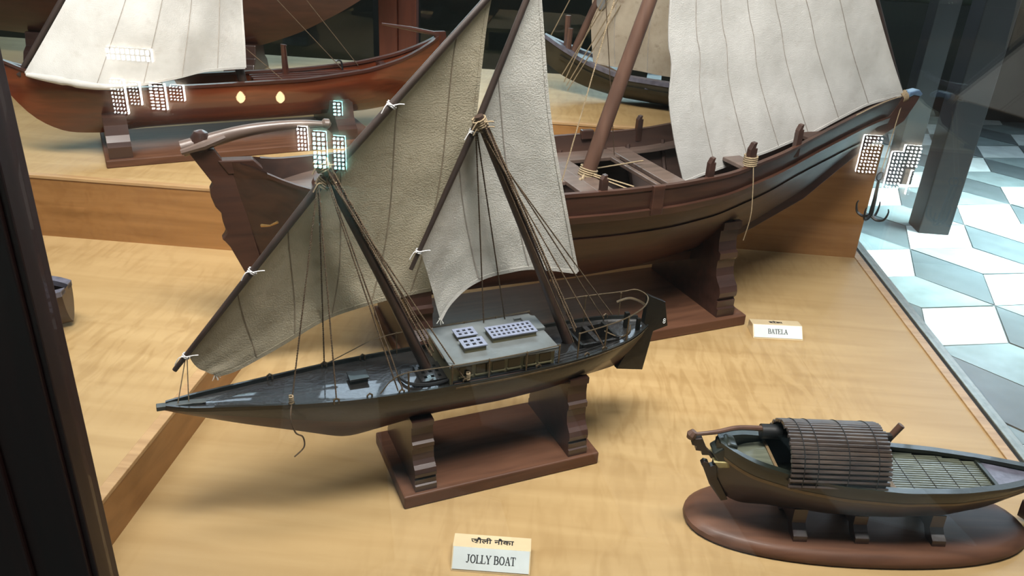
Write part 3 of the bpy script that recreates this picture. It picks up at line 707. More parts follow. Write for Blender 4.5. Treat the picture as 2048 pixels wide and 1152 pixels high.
# cockpit
for y0, y1 in ((-0.036, -0.031), (0.029, 0.034)): box('cockpit_coaming', 0.165, 0.245, y0, y1, 0.104, 0.116, 'jolly_deck', jb)
mesh('cockpit_well', *join([walls(0.166, 0.244, -0.033, 0.031, 0.084, 0.108, 0.002), boxg(0.166, 0.244, -0.033, 0.031, 0.082, 0.084)]), 'jolly_deck', jb)
box('cockpit_end', 0.163, 0.168, -0.036, 0.034, 0.104, 0.117, 'black_hull', jb); box('cockpit_end', 0.242, 0.247, -0.034, 0.032, 0.106, 0.119, 'black_hull', jb)
box('cockpit_thwart', 0.198, 0.208, -0.034, 0.032, 0.113, 0.117, 'jolly_deck', jb)
tube('steering_arm', smooth_path([(0.225, -0.012, 0.124), (0.25, -0.03, 0.116), (0.275, -0.022, 0.118), (0.288, -0.004, 0.122)], 20), 0.0016, 'wire', jb, 5)
tube('tiller', smooth_path([(0.262, 0.014, 0.168), (0.285, 0.008, 0.176), (0.305, 0.002, 0.170), (0.322, 0.0, 0.158)], 20), 0.0026, 'wire', jb, 6)
box('steering_post', 0.276, 0.284, -0.004, 0.004, 0.118, 0.150, 'black_hull', jb); box('steering_post', 0.292, 0.299, -0.022, -0.016, 0.118, 0.144, 'black_hull', jb)
# rudder with a painted number
rd = prism('rudder', [(0.322, 0.183), (0.362, 0.163), (0.376, 0.107), (0.343, 0.100), (0.330, 0.012), (0.268, 0.026), (0.300, 0.085), (0.318, 0.120)], -0.006, 0.006, 'black_hull', jb, bevel=0.0008)
th_ = 0.0016
for zc, r in ((0.1175, 0.0026), (0.1225, 0.0024)):
    tube('number_mark', [(0.3655 + r * math.cos(a), -0.0066, zc + r * math.sin(a)) for a in np.linspace(0, 6.3, 14)], 0.0007, 'white_ink', rd, 4)
# masts, yards
m1 = tube('mast', [J(0.373, 0, 0.226), J(0.29, 0, 0.43), J(0.203, 0, 0.632)], [0.0098, 0.0090, 0.0075], 'mast_dark', jb, 12)
m2 = tube('mast', [J(0.658, 0, 0.226), J(0.556, 0, 0.46), J(0.455, 0, 0.684)], [0.0098, 0.0090, 0.0075], 'mast_dark', jb, 12)
def halyard(a, b, off, n=160):
    """rope spiralled close against the mast"""
    a = Vector(a); b = Vector(b); t = (b - a).normalized(); x = t.cross(Vector((0, 1, 0))).normalized()
    return cord('halyard', a + x * off + Vector((0, -0.002, 0)), b + x * off + Vector((0, -0.002, 0)), 0.0022, 'rope', jb)
halyard(J(0.203, 0, 0.625), J(0.373, 0, 0.26), 0.0105); halyard(J(0.455, 0, 0.675), J(0.658, 0, 0.26), 0.0105)
halyard(J(0.203, -0.008, 0.625), J(0.373, -0.008, 0.26), 0.004); halyard(J(0.455, -0.008, 0.675), J(0.658, -0.008, 0.26), 0.004)
tube('yard', [J(-0.040, 0.014, 0.300), J(0.205, 0.014, 0.588), J(0.468, 0.014, 0.858), J(0.60, 0.014, 0.99)], [0.0040, 0.0066, 0.0056, 0.003], 'spar', jb, 10)
tube('yard', [J(0.347, 0.014, 0.424), J(0.462, 0.014, 0.676), J(0.534, 0.014, 0.858), J(0.60, 0.014, 1.02)], [0.0036, 0.0060, 0.0052, 0.003], 'spar', jb, 10)
yd1 = (0.245, 0, 0.288); yd2 = (0.115, 0, 0.252)
for c, ax, r in (((-0.020, 0.014, 0.323), yd1, 0.0045), ((0.092, 0.014, 0.455), yd1, 0.0056), ((0.318, 0.014, 0.704), yd1, 0.0064), ((0.361, 0.014, 0.456), yd2, 0.0042), ((0.452, 0.012, 0.655), yd2, 0.0062)):
    knot('lashing', J(*c), ax, r, 'thread', jb, 2)
for c, ax in (((0.206, 0, 0.622), (-0.17, 0, 0.39)), ((0.458, 0, 0.674), (-0.2, 0, 0.45)), ((0.208, 0.006, 0.592), yd1), ((0.463, 0.006, 0.664), yd2)):
    knot('mast_lashing', J(*c), ax, 0.0092, 'rope_light', jb, 4, 0.0016)
# sails
G1 = coons([J(0.019, 0.024, 0.274), J(0.058, 0.028, 0.278), J(0.13, 0.034, 0.306), J(0.203, 0.04, 0.337), J(0.3, 0.044, 0.358), J(0.393, 0.046, 0.365)],
           [J(-0.018, 0.020, 0.323), J(0.205, 0.022, 0.585), J(0.477, 0.020, 0.868)], [J(0.019, 0.024, 0.274), J(-0.006, 0.022, 0.294), J(-0.018, 0.020, 0.323)], [J(0.393, 0.046, 0.365), J(0.431, 0.044, 0.484), J(0.456, 0.036, 0.618), J(0.469, 0.024, 0.811), J(0.477, 0.020, 0.868)], 48, 44, 0.012, 0.0012, 3)
sail(G1, 'sail_cream', jb, [0.18, 0.36, 0.54, 0.72, 0.9])
G2 = coons([J(0.407, 0.034, 0.307), J(0.433, 0.042, 0.339), J(0.496, 0.048, 0.373), J(0.587, 0.05, 0.378), J(0.689, 0.05, 0.356)],
           [J(0.363, 0.020, 0.462), J(0.462, 0.022, 0.672), J(0.552, 0.020, 0.899)], [J(0.407, 0.034, 0.307), J(0.387, 0.028, 0.382), J(0.363, 0.020, 0.462)], [J(0.689, 0.05, 0.356), J(0.647, 0.044, 0.49), J(0.598, 0.034, 0.661), J(0.560, 0.022, 0.855), J(0.552, 0.020, 0.899)], 44, 44, 0.008, 0.0014, 9)
sail(G2, 'sail_white', jb, [0.33, 0.66], 'seam_grey')
for c in ((0.407, 0.034, 0.310), (0.019, 0.024, 0.276)):
    p = Vector(J(*c)); mesh('frayed_corner', *join([tubeg([p, p + Vector((random.uniform(-.008, .008), random.uniform(-.004, .002), -random.uniform(.006, .013)))], 0.0006, 4) for _ in range(9)]), 'sail_white', jb)
# standing rigging
for a, b in (((0.198, -0.004, 0.600), (0.127, -0.049, 0.243)), ((0.198, -0.004, 0.600), (0.197, -0.062, 0.242)), ((0.200, 0.004, 0.600), (0.20, 0.056, 0.238)), ((0.209, -0.006, 0.606), (0.300, -0.066, 0.240)), ((0.211, -0.006, 0.606), (0.308, -0.069, 0.240)),
             ((0.212, -0.008, 0.606), (0.405, -0.034, 0.240)), ((0.212, -0.008, 0.606), (0.420, -0.069, 0.238)),
             ((0.453, 0.004, 0.655), (0.503, 0.060, 0.262)), ((0.455, 0.004, 0.655), (0.548, 0.062, 0.262)), ((0.462, -0.006, 0.660), (0.655, -0.020, 0.246)),
             ((0.462, -0.006, 0.655), (0.700, -0.058, 0.248)), ((0.464, -0.006, 0.655), (0.752, 0.040, 0.250)), ((0.462, -0.006, 0.650), (0.775, 0.046, 0.252))):
    cord('shroud', J(*a), J(*b), 0.0014, 'rope', jb)
cord('tack_line', J(-0.021, 0.012, 0.322), J(-0.042, 0.0, 0.248), 0.0009, 'rope_light', jb, 0, False); cord('tack_line', J(-0.019, 0.012, 0.322), J(-0.026, 0.002, 0.247), 0.0009, 'rope_light', jb, 0, False)
tube('loose_line', smooth_path([J(0.127, -0.051, 0.243), J(0.122, -0.062, 0.222), J(0.128, -0.058, 0.190), J(0.141, -0.044, 0.168), J(0.142, -0.042, 0.145), J(0.124, -0.050, 0.135)], 30), 0.0014, 'rope', jb, 5)
for c in ((0.127, -0.050, 0.250), (0.425, -0.068, 0.246)): knot('lanyard', J(*c), (0, 0, 1), 0.0016, 'rope_light', jb, 5, 0.0013, False)
# guard rail
rail = []
for s in (0.318, 0.395, 0.463, 0.535, 0.60, 0.640, 0.700, 0.752): rail.append((s, -1))
def edge(s, sd, f=0.93):
    bb, zz = HJ.at(s - S0)[:2]; return (s - S0, sd * bb * f, zz)
for s, sd in rail + [(0.335, 1), (0.398, 1), (0.467, 1), (0.531, 1), (0.600, 1), (0.717, 1), (0.785, 1)]:
    x, y, z = edge(s, sd); hgt = 0.040 + (0.014 if s > 0.62 else 0)
    st = tube('stanchion', [(x, y, z - 0.003), (x, y, z + hgt)], 0.0016 if sd < 0 else 0.0012, 'wire', jb, 6)
    mesh('finial', *tubeg([(x, y, z + hgt - 0.002), (x, y, z + hgt), (x, y, z + hgt + 0.002)], [0.001, 0.0024, 0.001], 6), 'wire', st)
def rp(s, sd, dz): x, y, z = edge(s, sd); return (x, y, z + dz)
tube('guard_rail', smooth_path([rp(0.27, -1, 0.006), rp(0.29, -1, 0.030), rp(0.318, -1, 0.040)] + [rp(s, -1, 0.040) for s in (0.395, 0.463, 0.535, 0.60)], 60), 0.0011, 'wire', jb, 5)
tube('guard_rail', smooth_path([rp(0.20, 1, 0.002), rp(0.25, 1, 0.020), rp(0.29, 1, 0.034), rp(0.335, 1, 0.040)] + [rp(s, 1, 0.040) for s in (0.398, 0.467, 0.531, 0.60)], 60), 0.0010, 'wire', jb, 5)
tube('stern_rail', smooth_path([rp(0.640, -1, 0.054), rp(0.700, -1, 0.054), rp(0.752, -1, 0.054), rp(0.795, -1, 0.056), (0.318, -0.006, 0.182), (0.312, 0.026, 0.182), rp(0.785, 1, 0.056), rp(0.717, 1, 0.054), rp(0.665, 1, 0.054)], 70), 0.0013, 'wire', jb, 5)

# ================================================================ large brown boat (batela)
BS, BZ = 0.9, 0.135
bt = empty('sailing_boat', frame_loc(27.6, BS, 1.64, BZ), 27.6, 'large brown open sailing boat with curved tiller, raked mast and big white sail', 'model boat')
def B(s, v, z): return (s - BS, v, z - BZ)
st = [(0.098, 0.006, 0.496, 0.44, 1.3, 1.0), (0.120, 0.024, 0.496, 0.335, 1.3, 1.0), (0.15, 0.046, 0.494, 0.205, 1.2, 0.9), (0.170, 0.058, 0.474, 0.142, 1.1, 0.8), (0.26, 0.125, 0.455, 0.136, 1.2, 0.9), (0.42, 0.180, 0.443, 0.135, 1.6, 1.1), (0.62, 0.208, 0.437, 0.135, 2.0, 1.4), (0.9, 0.218, 0.435, 0.135, 2.1, 1.5), (1.05, 0.216, 0.437, 0.137, 2.0, 1.4),
      (1.2, 0.203, 0.444, 0.145, 1.7, 1.2), (1.37, 0.174, 0.474, 0.178, 1.5, 1.1), (1.5, 0.138, 0.500, 0.232, 1.4, 1.0), (1.62, 0.100, 0.520, 0.290, 1.4, 1.0), (1.74, 0.060, 0.537, 0.372, 1.4, 1.0), (1.84, 0.026, 0.546, 0.442, 1.3, 1.0), (1.90, 0.010, 0.550, 0.480, 1.2, 1.0)]
HB = Hull([(a - BS, b, c - BZ, d - BZ, e, f) for a, b, c, d, e, f in st], 90)
hull_open('hull', HB, 0.012, 'batela', 'batela_in', bt, 0.82)
for sd in (-1, 1):
    strip('gunwale', HB, 0.001, 0.008, 0.010, 'batela', bt, 0.17 - BS, 1.88 - BS, sd, out=False, inner=-0.002, n=70)
    strip('wale', HB, -0.052, 0.016, 0.011, 'batela', bt, 0.22 - BS, 1.86 - BS, sd, n=70)
    strip('inner_shelf', HB, -0.045, 0.008, 0.044, 'thwart', bt, 0.55 - BS, 1.55 - BS, sd, out=False, inner=0.008, n=50)
    strip('lower_strake', HB, -0.115, 0.010, 0.004, 'batela', bt, 0.20 - BS, 1.86 - BS, sd, n=70)
prism('stem_post', [B(s, 0, z)[::2] for s, z in ((1.30, 0.148), (1.461, 0.205), (1.62, 0.275), (1.74, 0.362), (1.84, 0.43), (1.90, 0.462), (1.930, 0.480), (1.962, 0.535), (1.968, 0.552), (1.950, 0.560), (1.905, 0.555), (1.87, 0.50), (1.74, 0.40), (1.62, 0.31), (1.45, 0.24), (1.30, 0.19))], -0.011, 0.011, 'batela', bt, bevel=0.002)
prism('bow_cap', [B(s, 0, z)[::2] for s, z in ((1.915, 0.545), (1.940, 0.553), (1.966, 0.548), (1.972, 0.556), (1.955, 0.568), (1.92, 0.562))], -0.014, 0.014, 'blue_tip', bt, bevel=0.003)
prism('keel', [B(s, 0, z)[::2] for s, z in ((0.16, 0.135), (1.34, 0.135), (1.34, 0.16), (0.16, 0.16))], -0.010, 0.010, 'batela', bt)
# raised stern board
prism('stern_board', [B(s, 0, z)[::2] for s, z in ((0.082, 0.499), (0.150, 0.497), (0.168, 0.476), (0.150, 0.470), (0.10, 0.47))], -0.014, 0.014, 'batela', bt, bevel=0.002)
ru = prism('rudder', [B(s, 0, z)[::2] for s, z in ((0.030, 0.520), (0.078, 0.522), (0.116, 0.455), (0.140, 0.31), (0.172, 0.135), (0.150, 0.130), (0.112, 0.25), (0.088, 0.312), (0.079, 0.326), (0.074, 0.331), (0.080, 0.338), (0.084, 0.346), (0.079, 0.370), (0.0785, 0.388), (0.068, 0.403), (0.062, 0.425), (0.062, 0.440), (0.069, 0.452))], -0.012, 0.012, 'batela', bt, bevel=0.002)
mesh('rudder_knob', *tubeg([B(0.052, 0, 0.52), B(0.056, 0, 0.545), B(0.058, 0, 0.556), B(0.058, 0, 0.560)], [0.018, 0.018, 0.013, 0.004], 12), 'teak_dark', ru, smooth=True)
tl = tube('tiller', smooth_path([B(0.020, 0, 0.524), B(0.083, 0, 0.540), B(0.135, -0.004, 0.553), B(0.189, -0.006, 0.560), B(0.25, -0.006, 0.562), B(0.299, -0.006, 0.558)], 30), [0.016 - 0.009 * (i / 30) for i in range(31)], 'thwart', bt, 10)
tube('tiller_yoke', [B(0.018, -0.016, 0.522), B(0.06, -0.020, 0.534), B(0.10, -0.008, 0.545)], [0.006, 0.009, 0.007], 'thwart', bt, 8)
mesh('tiller_knob', *tubeg([B(0.290, -0.006, 0.558), B(0.297, -0.006, 0.560), B(0.304, -0.006, 0.559), B(0.309, -0.006, 0.557)], [0.006, 0.011, 0.011, 0.004], 10), 'thwart', bt, smooth=True)
hb = HB.width_at_z(0.165 - BS, 0.376 - BZ)
tube('brass_bolt', [B(0.150, -0.052, 0.370), B(0.165, -0.068, 0.374), B(0.180, -0.075, 0.383)], [0.0035, 0.002, 0.003], 'brass', bt, 6)
# inside: stern sheets, thwarts, mast partners
def thw(name, s0, s1, v0, v1, z, mat='thwart', t=0.010): return box(name, s0 - BS, s1 - BS, v0, v1, z - t - BZ, z - BZ, mat, bt, bevel=0.0015)
def deck_patch(name, s0, s1, z, mat, inset=0.013, n=14):
    V = []; F = []
    for zz in (z, z - 0.008):
        for s in np.linspace(s0, s1, n):
            h = max(0.004, HB.width_at_z(s - BS, z - BZ) - inset); V += [(s - BS, -h, zz - BZ), (s - BS, h, zz - BZ)]
    for o in (0, 2 * n):
        for i in range(n - 1): F.append((o + 2 * i, o + 2 * i + 2, o + 2 * i + 3, o + 2 * i + 1))
    for i in range(n - 1): F += [(2 * i, 2 * i + 2, 2 * n + 2 * i + 2, 2 * n + 2 * i), (2 * i + 1, 2 * i + 3, 2 * n + 2 * i + 3, 2 * n + 2 * i + 1)]
    F += [(0, 1, 2 * n + 1, 2 * n), (2 * n - 2, 2 * n - 1, 4 * n - 1, 4 * n - 2)]
    return mesh(name, V, F, mat, bt)
deck_patch('stern_sheets', 0.18, 0.44, 0.424, 'thwart')
tube('stern_seat', smooth_path([B(0.43, -0.13, 0.425), B(0.32, -0.085, 0.428), B(0.275, 0.0, 0.430), B(0.32, 0.085, 0.428), B(0.43, 0.13, 0.425)], 30), 0.010, 'batela', bt, 6)
deck_patch('fore_deck', 1.56, 1.80, 0.462, 'batela_in')
zt = 0.400
thw('thwart', 1.085, 1.140, -0.192, 0.192, zt); thw('thwart', 0.850, 0.892, -0.196, 0.196, zt); thw('thwart', 1.330, 1.385, -0.155, 0.155, zt + 0.012); thw('thwart', 0.60, 0.65, -0.180, 0.180, zt)
thw('side_plank', 0.892, 1.085, 0.115, 0.185, zt - 0.001); thw('side_plank', 0.892, 1.085, -0.185, -0.118, zt - 0.001)
thw('mast_partner', 0.892, 0.935, -0.118, 0.115, zt - 0.001); thw('cross_batten', 1.055, 1.068, -0.118, 0.115, zt - 0.001)
thw('side_plank', 0.65, 0.85, -0.19, -0.15, zt - 0.001); thw('side_plank', 0.65, 0.85, 0.10, 0.18, zt - 0.001); thw('mast_partner', 0.65, 0.85, -0.035, 0.01, zt - 0.001)
for s in np.linspace(0.55, 1.45, 10):
    for sd in (-1, 1):
        tube('frame_rib', [(s - BS, sd * max(0.0, HB.half(s - BS, t)[0] - 0.014), HB.half(s - BS, t)[1]) for t in np.linspace(0.12, 0.8, 8)], 0.006, 'batela_in', bt, 5)
tube('mast', [B(0.916, 0, 0.30), B(0.923, 0, 0.392), B(1.044, 0, 0.802), B(1.26, 0, 1.55)], [0.0185, 0.0185, 0.0165, 0.012], 'mast_brown', bt, 16)
knot('mast_lashing', B(0.926, 0, 0.404), (0.12, 0, 0.41), 0.0185, 'rope_light', bt, 5, 0.0024, False)
cord('lashing_line', B(0.93, -0.018, 0.406), B(0.985, -0.12, 0.403), 0.0022, 'rope_light', bt, 0, False); cord('lashing_line', B(0.93, -0.020, 0.402), B(0.965, -0.13, 0.402), 0.0022, 'rope_light', bt, 0, False); cord('lashing_line', B(0.94, 0.010, 0.408), B(1.10, 0.03, 0.412), 0.0022, 'rope_light', bt, 0, False)
tube('rope_tail', smooth_path([B(0.905, -0.02, 0.405), B(0.895, -0.03, 0.398), B(0.888, -0.034, 0.402)], 8), 0.004, 'rope_light', bt, 6)
cord('stay', B(1.03, -0.02, 1.20), B(0.80, -0.10, 0.402), 0.0016, 'rope_light', bt); cord('stay', B(0.93, 0.02, 0.86), B(1.067, 0.118, 0.402), 0.0012, 'rope', bt, 0, False)
def pin(s, sd, h, r=0.008, f=0.97):
    b_, zs_ = HB.at(s - BS)[:2]; y = sd * (b_ * f - 0.004)
    k = prism('thole_pin', [(s - BS - r, zs_ - 0.03), (s - BS + r, zs_ - 0.03), (s - BS + r, zs_ + h * 0.75), (s - BS + r * .35, zs_ + h * 0.74), (s - BS + r * 0.7, zs_ + h), (s - BS - r * 0.2, zs_ + h * 0.97), (s - BS - r, zs_ + h * 0.7)], y - 0.007, y + 0.007, 'teak_dark', bt, bevel=0.001)
    return y, zs_
for s, sd, h in ((0.852, -1, 0.036), (1.135, -1, 0.046), (1.42, -1, 0.052), (1.181, 1, 0.040), (0.60, -1, 0.036), (0.62, 1, 0.036)): pin(s, sd, h)
y, zz = pin(1.258, -1, 0.056, 0.010)
knot('rope_coil', (1.258 - BS, y, zz + 0.012), (0, 0, 1), 0.013, 'rope_light', bt, 5, 0.0022, False)
tube('hanging_line', smooth_path([(1.256 - BS, y - 0.014, zz + 0.01), (1.262 - BS, y - 0.022, zz - 0.05), (1.268 - BS, y - 0.026, zz - 0.12), (1.272 - BS, y - 0.012, zz - 0.19)], 20), 0.0013, 'rope_light', bt, 5)
box('cleat', 1.01 - BS, 1.045 - BS, 0.196, 0.214, 0.425 - BZ, 0.450 - BZ, 'teak_dark', bt, bevel=0.003)
prism('wale_bracket', [B(s, 0, z)[::2] for s, z in ((0.97, 0.37), (1.0, 0.37), (1.0, 0.44), (0.97, 0.44))], -0.226, -0.214, 'batela', bt, bevel=0.002)
# yard and sail
tube('yard', [B(1.925, 0.010, 0.535), B(1.735, 0.012, 0.800), B(1.30, 0.014, 1.40), B(1.15, 0.014, 1.60)], [0.008, 0.012, 0.012, 0.008], 'spar', bt, 10)
GB = coons([B(1.215, 0.0, 0.355), B(1.40, 0.0, 0.40), B(1.60, 0.0, 0.452), B(1.78, 0.0, 0.525), B(1.910, 0.0, 0.552)], [B(1.06, 0.0, 1.50), B(1.14, 0.0, 1.50), B(1.20, 0.0, 1.50)],
           [B(1.215, 0.0, 0.355), B(1.167, 0.0, 0.47), B(1.135, 0.0, 0.571), B(1.129, 0.0, 0.655), B(1.10, 0.0, 0.802), B(1.06, 0.0, 1.50)], [B(1.910, 0.0, 0.552), B(1.722, 0.0, 0.804), B(1.50, 0.0, 1.11), B(1.20, 0.0, 1.50)], 50, 60, 0.035, 0.0022, 5)
sail(GB, 'sail_big', bt, [0.14, 0.28, 0.42, 0.56, 0.7, 0.84], 'seam_grey', hems=('b', 'l'))
knot('tack_lashing', B(1.912, 0, 0.548), (0.3, 0, 0.1), 0.012, 'rope_light', bt, 4, 0.0022, False)
for sd in (-1,): tube('bow_line', smooth_path([(s - BS, sd * (HB.at(s - BS)[0] + 0.002), HB.at(s - BS)[1] + 0.004) for s in (1.66, 1.74, 1.82, 1.895)], 20), 0.0016, 'rope_light', bt, 5)
# grapnel hanging from the bow
an = empty('grapnel_anchor', frame_loc(27.6, 1.850, 1.590, 0.205), 27.6, 'small black iron four-fluked grapnel hanging from the bow of the big boat', 'anchor')
tube('shank', [(0, 0, 0.01), (0, 0, 0.06), (-0.004, 0, 0.118)], [0.007, 0.0055, 0.004], 'iron', an, 8)
for q in range(4):
    a = math.radians(20 + 90 * q); c, s_ = math.cos(a), math.sin(a)
    tube('fluke', smooth_path([(0, 0, 0.012), (c * 0.020, s_ * 0.020, 0.003), (c * 0.040, s_ * 0.040, 0.010), (c * 0.047, s_ * 0.047, 0.032), (c * 0.044, s_ * 0.044, 0.044)], 20), [0.0052 - 0.0036 * i / 20 for i in range(21)], 'iron', an, 6)
tube('ring', [(-0.004 + 0.012 * math.cos(t), 0.0, 0.130 + 0.012 * math.sin(t)) for t in np.linspace(0, 6.4, 18)], 0.002, 'iron', an, 5)
cord('anchor_line', (-0.004, 0, 0.142), (0.062, 0.046, 0.340), 0.0014, 'rope_light', an, 0, False)

# ================================================================ polished red boat on the rear deck
DS, DZ = 0.4, 0.335
db = empty('sailing_boat', frame_loc(32, DS, 2.54, DZ), 32, 'long polished red-brown open boat with grey-white sail on the rear deck', 'model boat')
def D(s, v, z): return (s - DS, v, z - DZ)
HD = Hull([(a - DS, b, c - DZ, d - DZ, e, f) for a, b, c, d, e, f in ((-0.19, 0.003, 0.540, 0.455, 1.3, 1.0), (-0.15, 0.020, 0.520, 0.385, 1.4, 1.0), (-0.074, 0.045, 0.492, 0.335, 1.5, 1.0), (0.03, 0.068, 0.466, 0.326, 1.6, 1.1), (0.12, 0.078, 0.464, 0.334, 2.2, 1.6), (0.3, 0.084, 0.464, 0.336, 2.6, 1.9), (0.6, 0.082, 0.466, 0.336, 2.6, 1.9), (0.8, 0.066, 0.482, 0.340, 2.2, 1.5), (0.93, 0.045, 0.510, 0.356, 1.6, 1.2), (1.03, 0.018, 0.550, 0.42, 1.3, 1.0), (1.07, 0.006, 0.575, 0.48, 1.2, 1.0))], 70)
hull_open('hull', HD, 0.008, 'red_hull', 'red_hull', db, 0.6)
for sd in (-1, 1):
    strip('gunwale', HD, 0.003, 0.008, 0.014, 'red_dark', db, -0.185 - DS, 1.06 - DS, sd, out=False, inner=-0.004)
box('deck_board', 0.46 - DS, 0.80 - DS, -0.062, 0.062, 0.452 - DZ, 0.460 - DZ, 'olive_top', db, bevel=0.002)
for v in (-0.03, 0.0, 0.03): box('deck_batten', 0.45 - DS, 0.80 - DS, v - 0.004, v + 0.004, 0.460 - DZ, 0.466 - DZ, 'red_dark', db)
box('thwart', 0.86 - DS, 0.885 - DS, -0.05, 0.05, 0.478 - DZ, 0.486 - DZ, 'red_dark', db); box('thwart', 0.20 - DS, 0.235 - DS, -0.076, 0.076, 0.448 - DZ, 0.457 - DZ, 'red_dark', db)
tube('bollard', [D(0.561, 0.03, 0.455), D(0.559, 0.03, 0.545), D(0.560, 0.03, 0.552)], [0.011, 0.008, 0.010], 'red_dark', db, 8)
tube('hook', smooth_path([D(0.745, 0.04, 0.455), D(0.742, 0.04, 0.49), D(0.730, 0.04, 0.496), D(0.722, 0.04, 0.492)], 14), 0.003, 'iron', db, 6)
tube('mast', [D(0.43, 0, 0.42), D(0.36, 0, 0.80), D(0.30, 0, 1.15)], [0.013, 0.012, 0.010], 'spar', db, 12)
tube('yard', [D(-0.155, -0.012, 0.500), D(-0.019, -0.012, 0.690), D(0.20, -0.012, 1.0)], [0.007, 0.009, 0.008], 'spar', db, 10)
GD = coons([D(-0.139, -0.03, 0.511), D(-0.082, -0.06, 0.501), D(-0.013, -0.085, 0.488), D(0.058, -0.095, 0.477), D(0.133, -0.097, 0.479), D(0.227, -0.08, 0.49), D(0.327, -0.05, 0.501), D(0.429, -0.03, 0.50)], [D(0.20, -0.014, 1.0), D(0.33, -0.014, 1.0), D(0.45, -0.014, 1.0)],
           [D(-0.139, -0.03, 0.511), D(-0.012, -0.020, 0.690), D(0.20, -0.014, 1.0)], [D(0.429, -0.03, 0.50), D(0.440, -0.014, 0.69), D(0.45, -0.014, 1.0)], 40, 40, -0.02, 0.0035, 2)
sail(GD, 'sail_big', db, [0.3, 0.5, 0.68, 0.86], 'seam_grey')
tube('foot_roll', smooth_path([D(-0.135, -0.045, 0.508), D(-0.082, -0.072, 0.500), D(-0.013, -0.095, 0.487), D(0.05, -0.104, 0.478), D(0.12, -0.104, 0.478)], 28), [0.003 + 0.008 * math.sin(math.pi * min(1, i / 29 + 0.08)) * (0.72 if 10 < i < 13 else 1) for i in range(29)], 'sail_big', db, 10)
for a, b in (((0.37, 0, 0.88), (0.742, 0.04, 0.470)), ((0.50, 0.02, 0.86), (0.80, 0.05, 0.475)), ((0.43, 0.0, 0.56), (0.53, -0.06, 0.465))): cord('stay', D(*a), D(*b), 0.0013, 'rope', db, 0, False)
tube('tiller', [D(0.865, -0.005, 0.613), D(0.96, 0, 0.596), D(1.06, 0, 0.575)], [0.003, 0.007, 0.008], 'red_dark', db, 8)
prism('rudder', [D(s, 0, z)[::2] for s, z in ((1.045, 0.585), (1.085, 0.585), (1.10, 0.48), (1.06, 0.40), (1.02, 0.40), (1.06, 0.48))], -0.007, 0.007, 'red_dark', db, bevel=0.002)

# ================================================================ stands of the three boats above
stand(JD, 0.302, 0.697, 1.185, 0.103, 0.0, 0.027, [(0.345, 0.165), (0.652, 0.190)], 0.040, 'teak', 'teak_dark', 'small red-brown wooden stand with two scrolled cradles under the two-masted boat', HJ, S0, Z0, JV)
stand(27.6, 0.430, 1.352, 1.64, 0.172, 0.0, 0.030, [(0.465, 0.235), (1.290, 0.285)], 0.055, 'teak', 'teak_dark', 'long red-brown plank stand with scrolled cradles under the big brown boat', HB, BS, BZ, 1.64, kw=0.0092, kz=0.136)
stand(32.0, 0.014, 0.800, 2.54, 0.160, 0.268, 0.022, [(0.055, 0.395), (0.700, 0.395)], 0.060, 'teak', 'teak_dark', 'glossy plank stand under the polished red boat on the rear deck', HD, DS, DZ, 2.54, [(1, 0), (1, .3), (.9, .4), (.8, .55), (.74, .8), (.72, 1)])

# ================================================================ dark olive boat on the rear block
ED = -6.0
t_ = math.radians(ED)
eb = empty('sailing_boat', (0.36, 2.80, 0.376), ED, 'dark olive-black boat with stained old sail standing on the rear block', 'model boat')
HE = Hull([(-0.47, 0.004, 0.205, 0.125, 1.3, 1.0), (-0.40, 0.040, 0.172, 0.070, 1.4, 1.0), (-0.30, 0.090, 0.135, 0.034, 1.6, 1.1), (-0.18, 0.135, 0.108, 0.010, 1.9, 1.3), (0.0, 0.160, 0.100, 0.0, 2.3, 1.6), (0.2, 0.155, 0.104, 0.0, 2.2, 1.5), (0.36, 0.11, 0.125, 0.02, 1.8, 1.2), (0.48, 0.05, 0.16, 0.07, 1.4, 1.0), (0.52, 0.01, 0.18, 0.11, 1.3, 1.0)], 60)
hull_open('hull', HE, 0.012, 'olive', 'olive', eb, 0.6)
for sd in (-1, 1):
    strip('gunwale', HE, 0.004, 0.014, 0.026, 'olive_top', eb, -0.46, 0.51, sd, out=False, inner=-0.004)
    strip('wale', HE, -0.03, 0.012, 0.006, 'olive', eb, -0.40, 0.48, sd)
V = []; F = []
for s in np.linspace(-0.44, -0.20, 12):
    bb, zz = HE.at(s)[:2]; V += [(s, -bb + 0.012, zz - 0.006), (s, bb - 0.012, zz - 0.006)]
for i in range(11): F.append((2 * i, 2 * i + 2, 2 * i + 3, 2 * i + 1))
mesh('fore_deck', V, F, 'olive_top', eb)
box('thwart', -0.10, -0.05, -0.14, 0.14, 0.075, 0.085, 'olive_top', eb); box('thwart', 0.12, 0.17, -0.14, 0.14, 0.075, 0.085, 'olive_top', eb)
tube('bitt_post', [(-0.385, 0.01, 0.15), (-0.387, 0.01, 0.268)], 0.010, 'mast_brown', eb, 8); tube('bitt_post', [(-0.375, -0.03, 0.15), (-0.372, -0.03, 0.232)], 0.010, 'mast_brown', eb, 8)
tube('mast', [(-0.36, -0.02, 0.14), (-0.30, -0.02, 0.30), (-0.05, -0.02, 0.85)], [0.014, 0.013, 0.010], 'mast_brown', eb, 10)
GE = coons([(-0.285, -0.03, 0.128), (-0.15, -0.05, 0.120), (0.05, -0.05, 0.108), (0.26, -0.03, 0.13)], [(-0.30, -0.02, 0.80), (-0.05, -0.02, 0.85), (0.30, -0.02, 0.85)], [(-0.285, -0.03, 0.128), (-0.305, -0.03, 0.26), (-0.31, -0.02, 0.5), (-0.30, -0.02, 0.80)], [(0.26, -0.03, 0.13), (0.29, -0.02, 0.5), (0.30, -0.02, 0.85)], 36, 36, -0.02, 0.004, 4)
se = sail(GE, 'sail_old', eb, [0.14, 0.34, 0.6, 0.8], 'seam_grey')
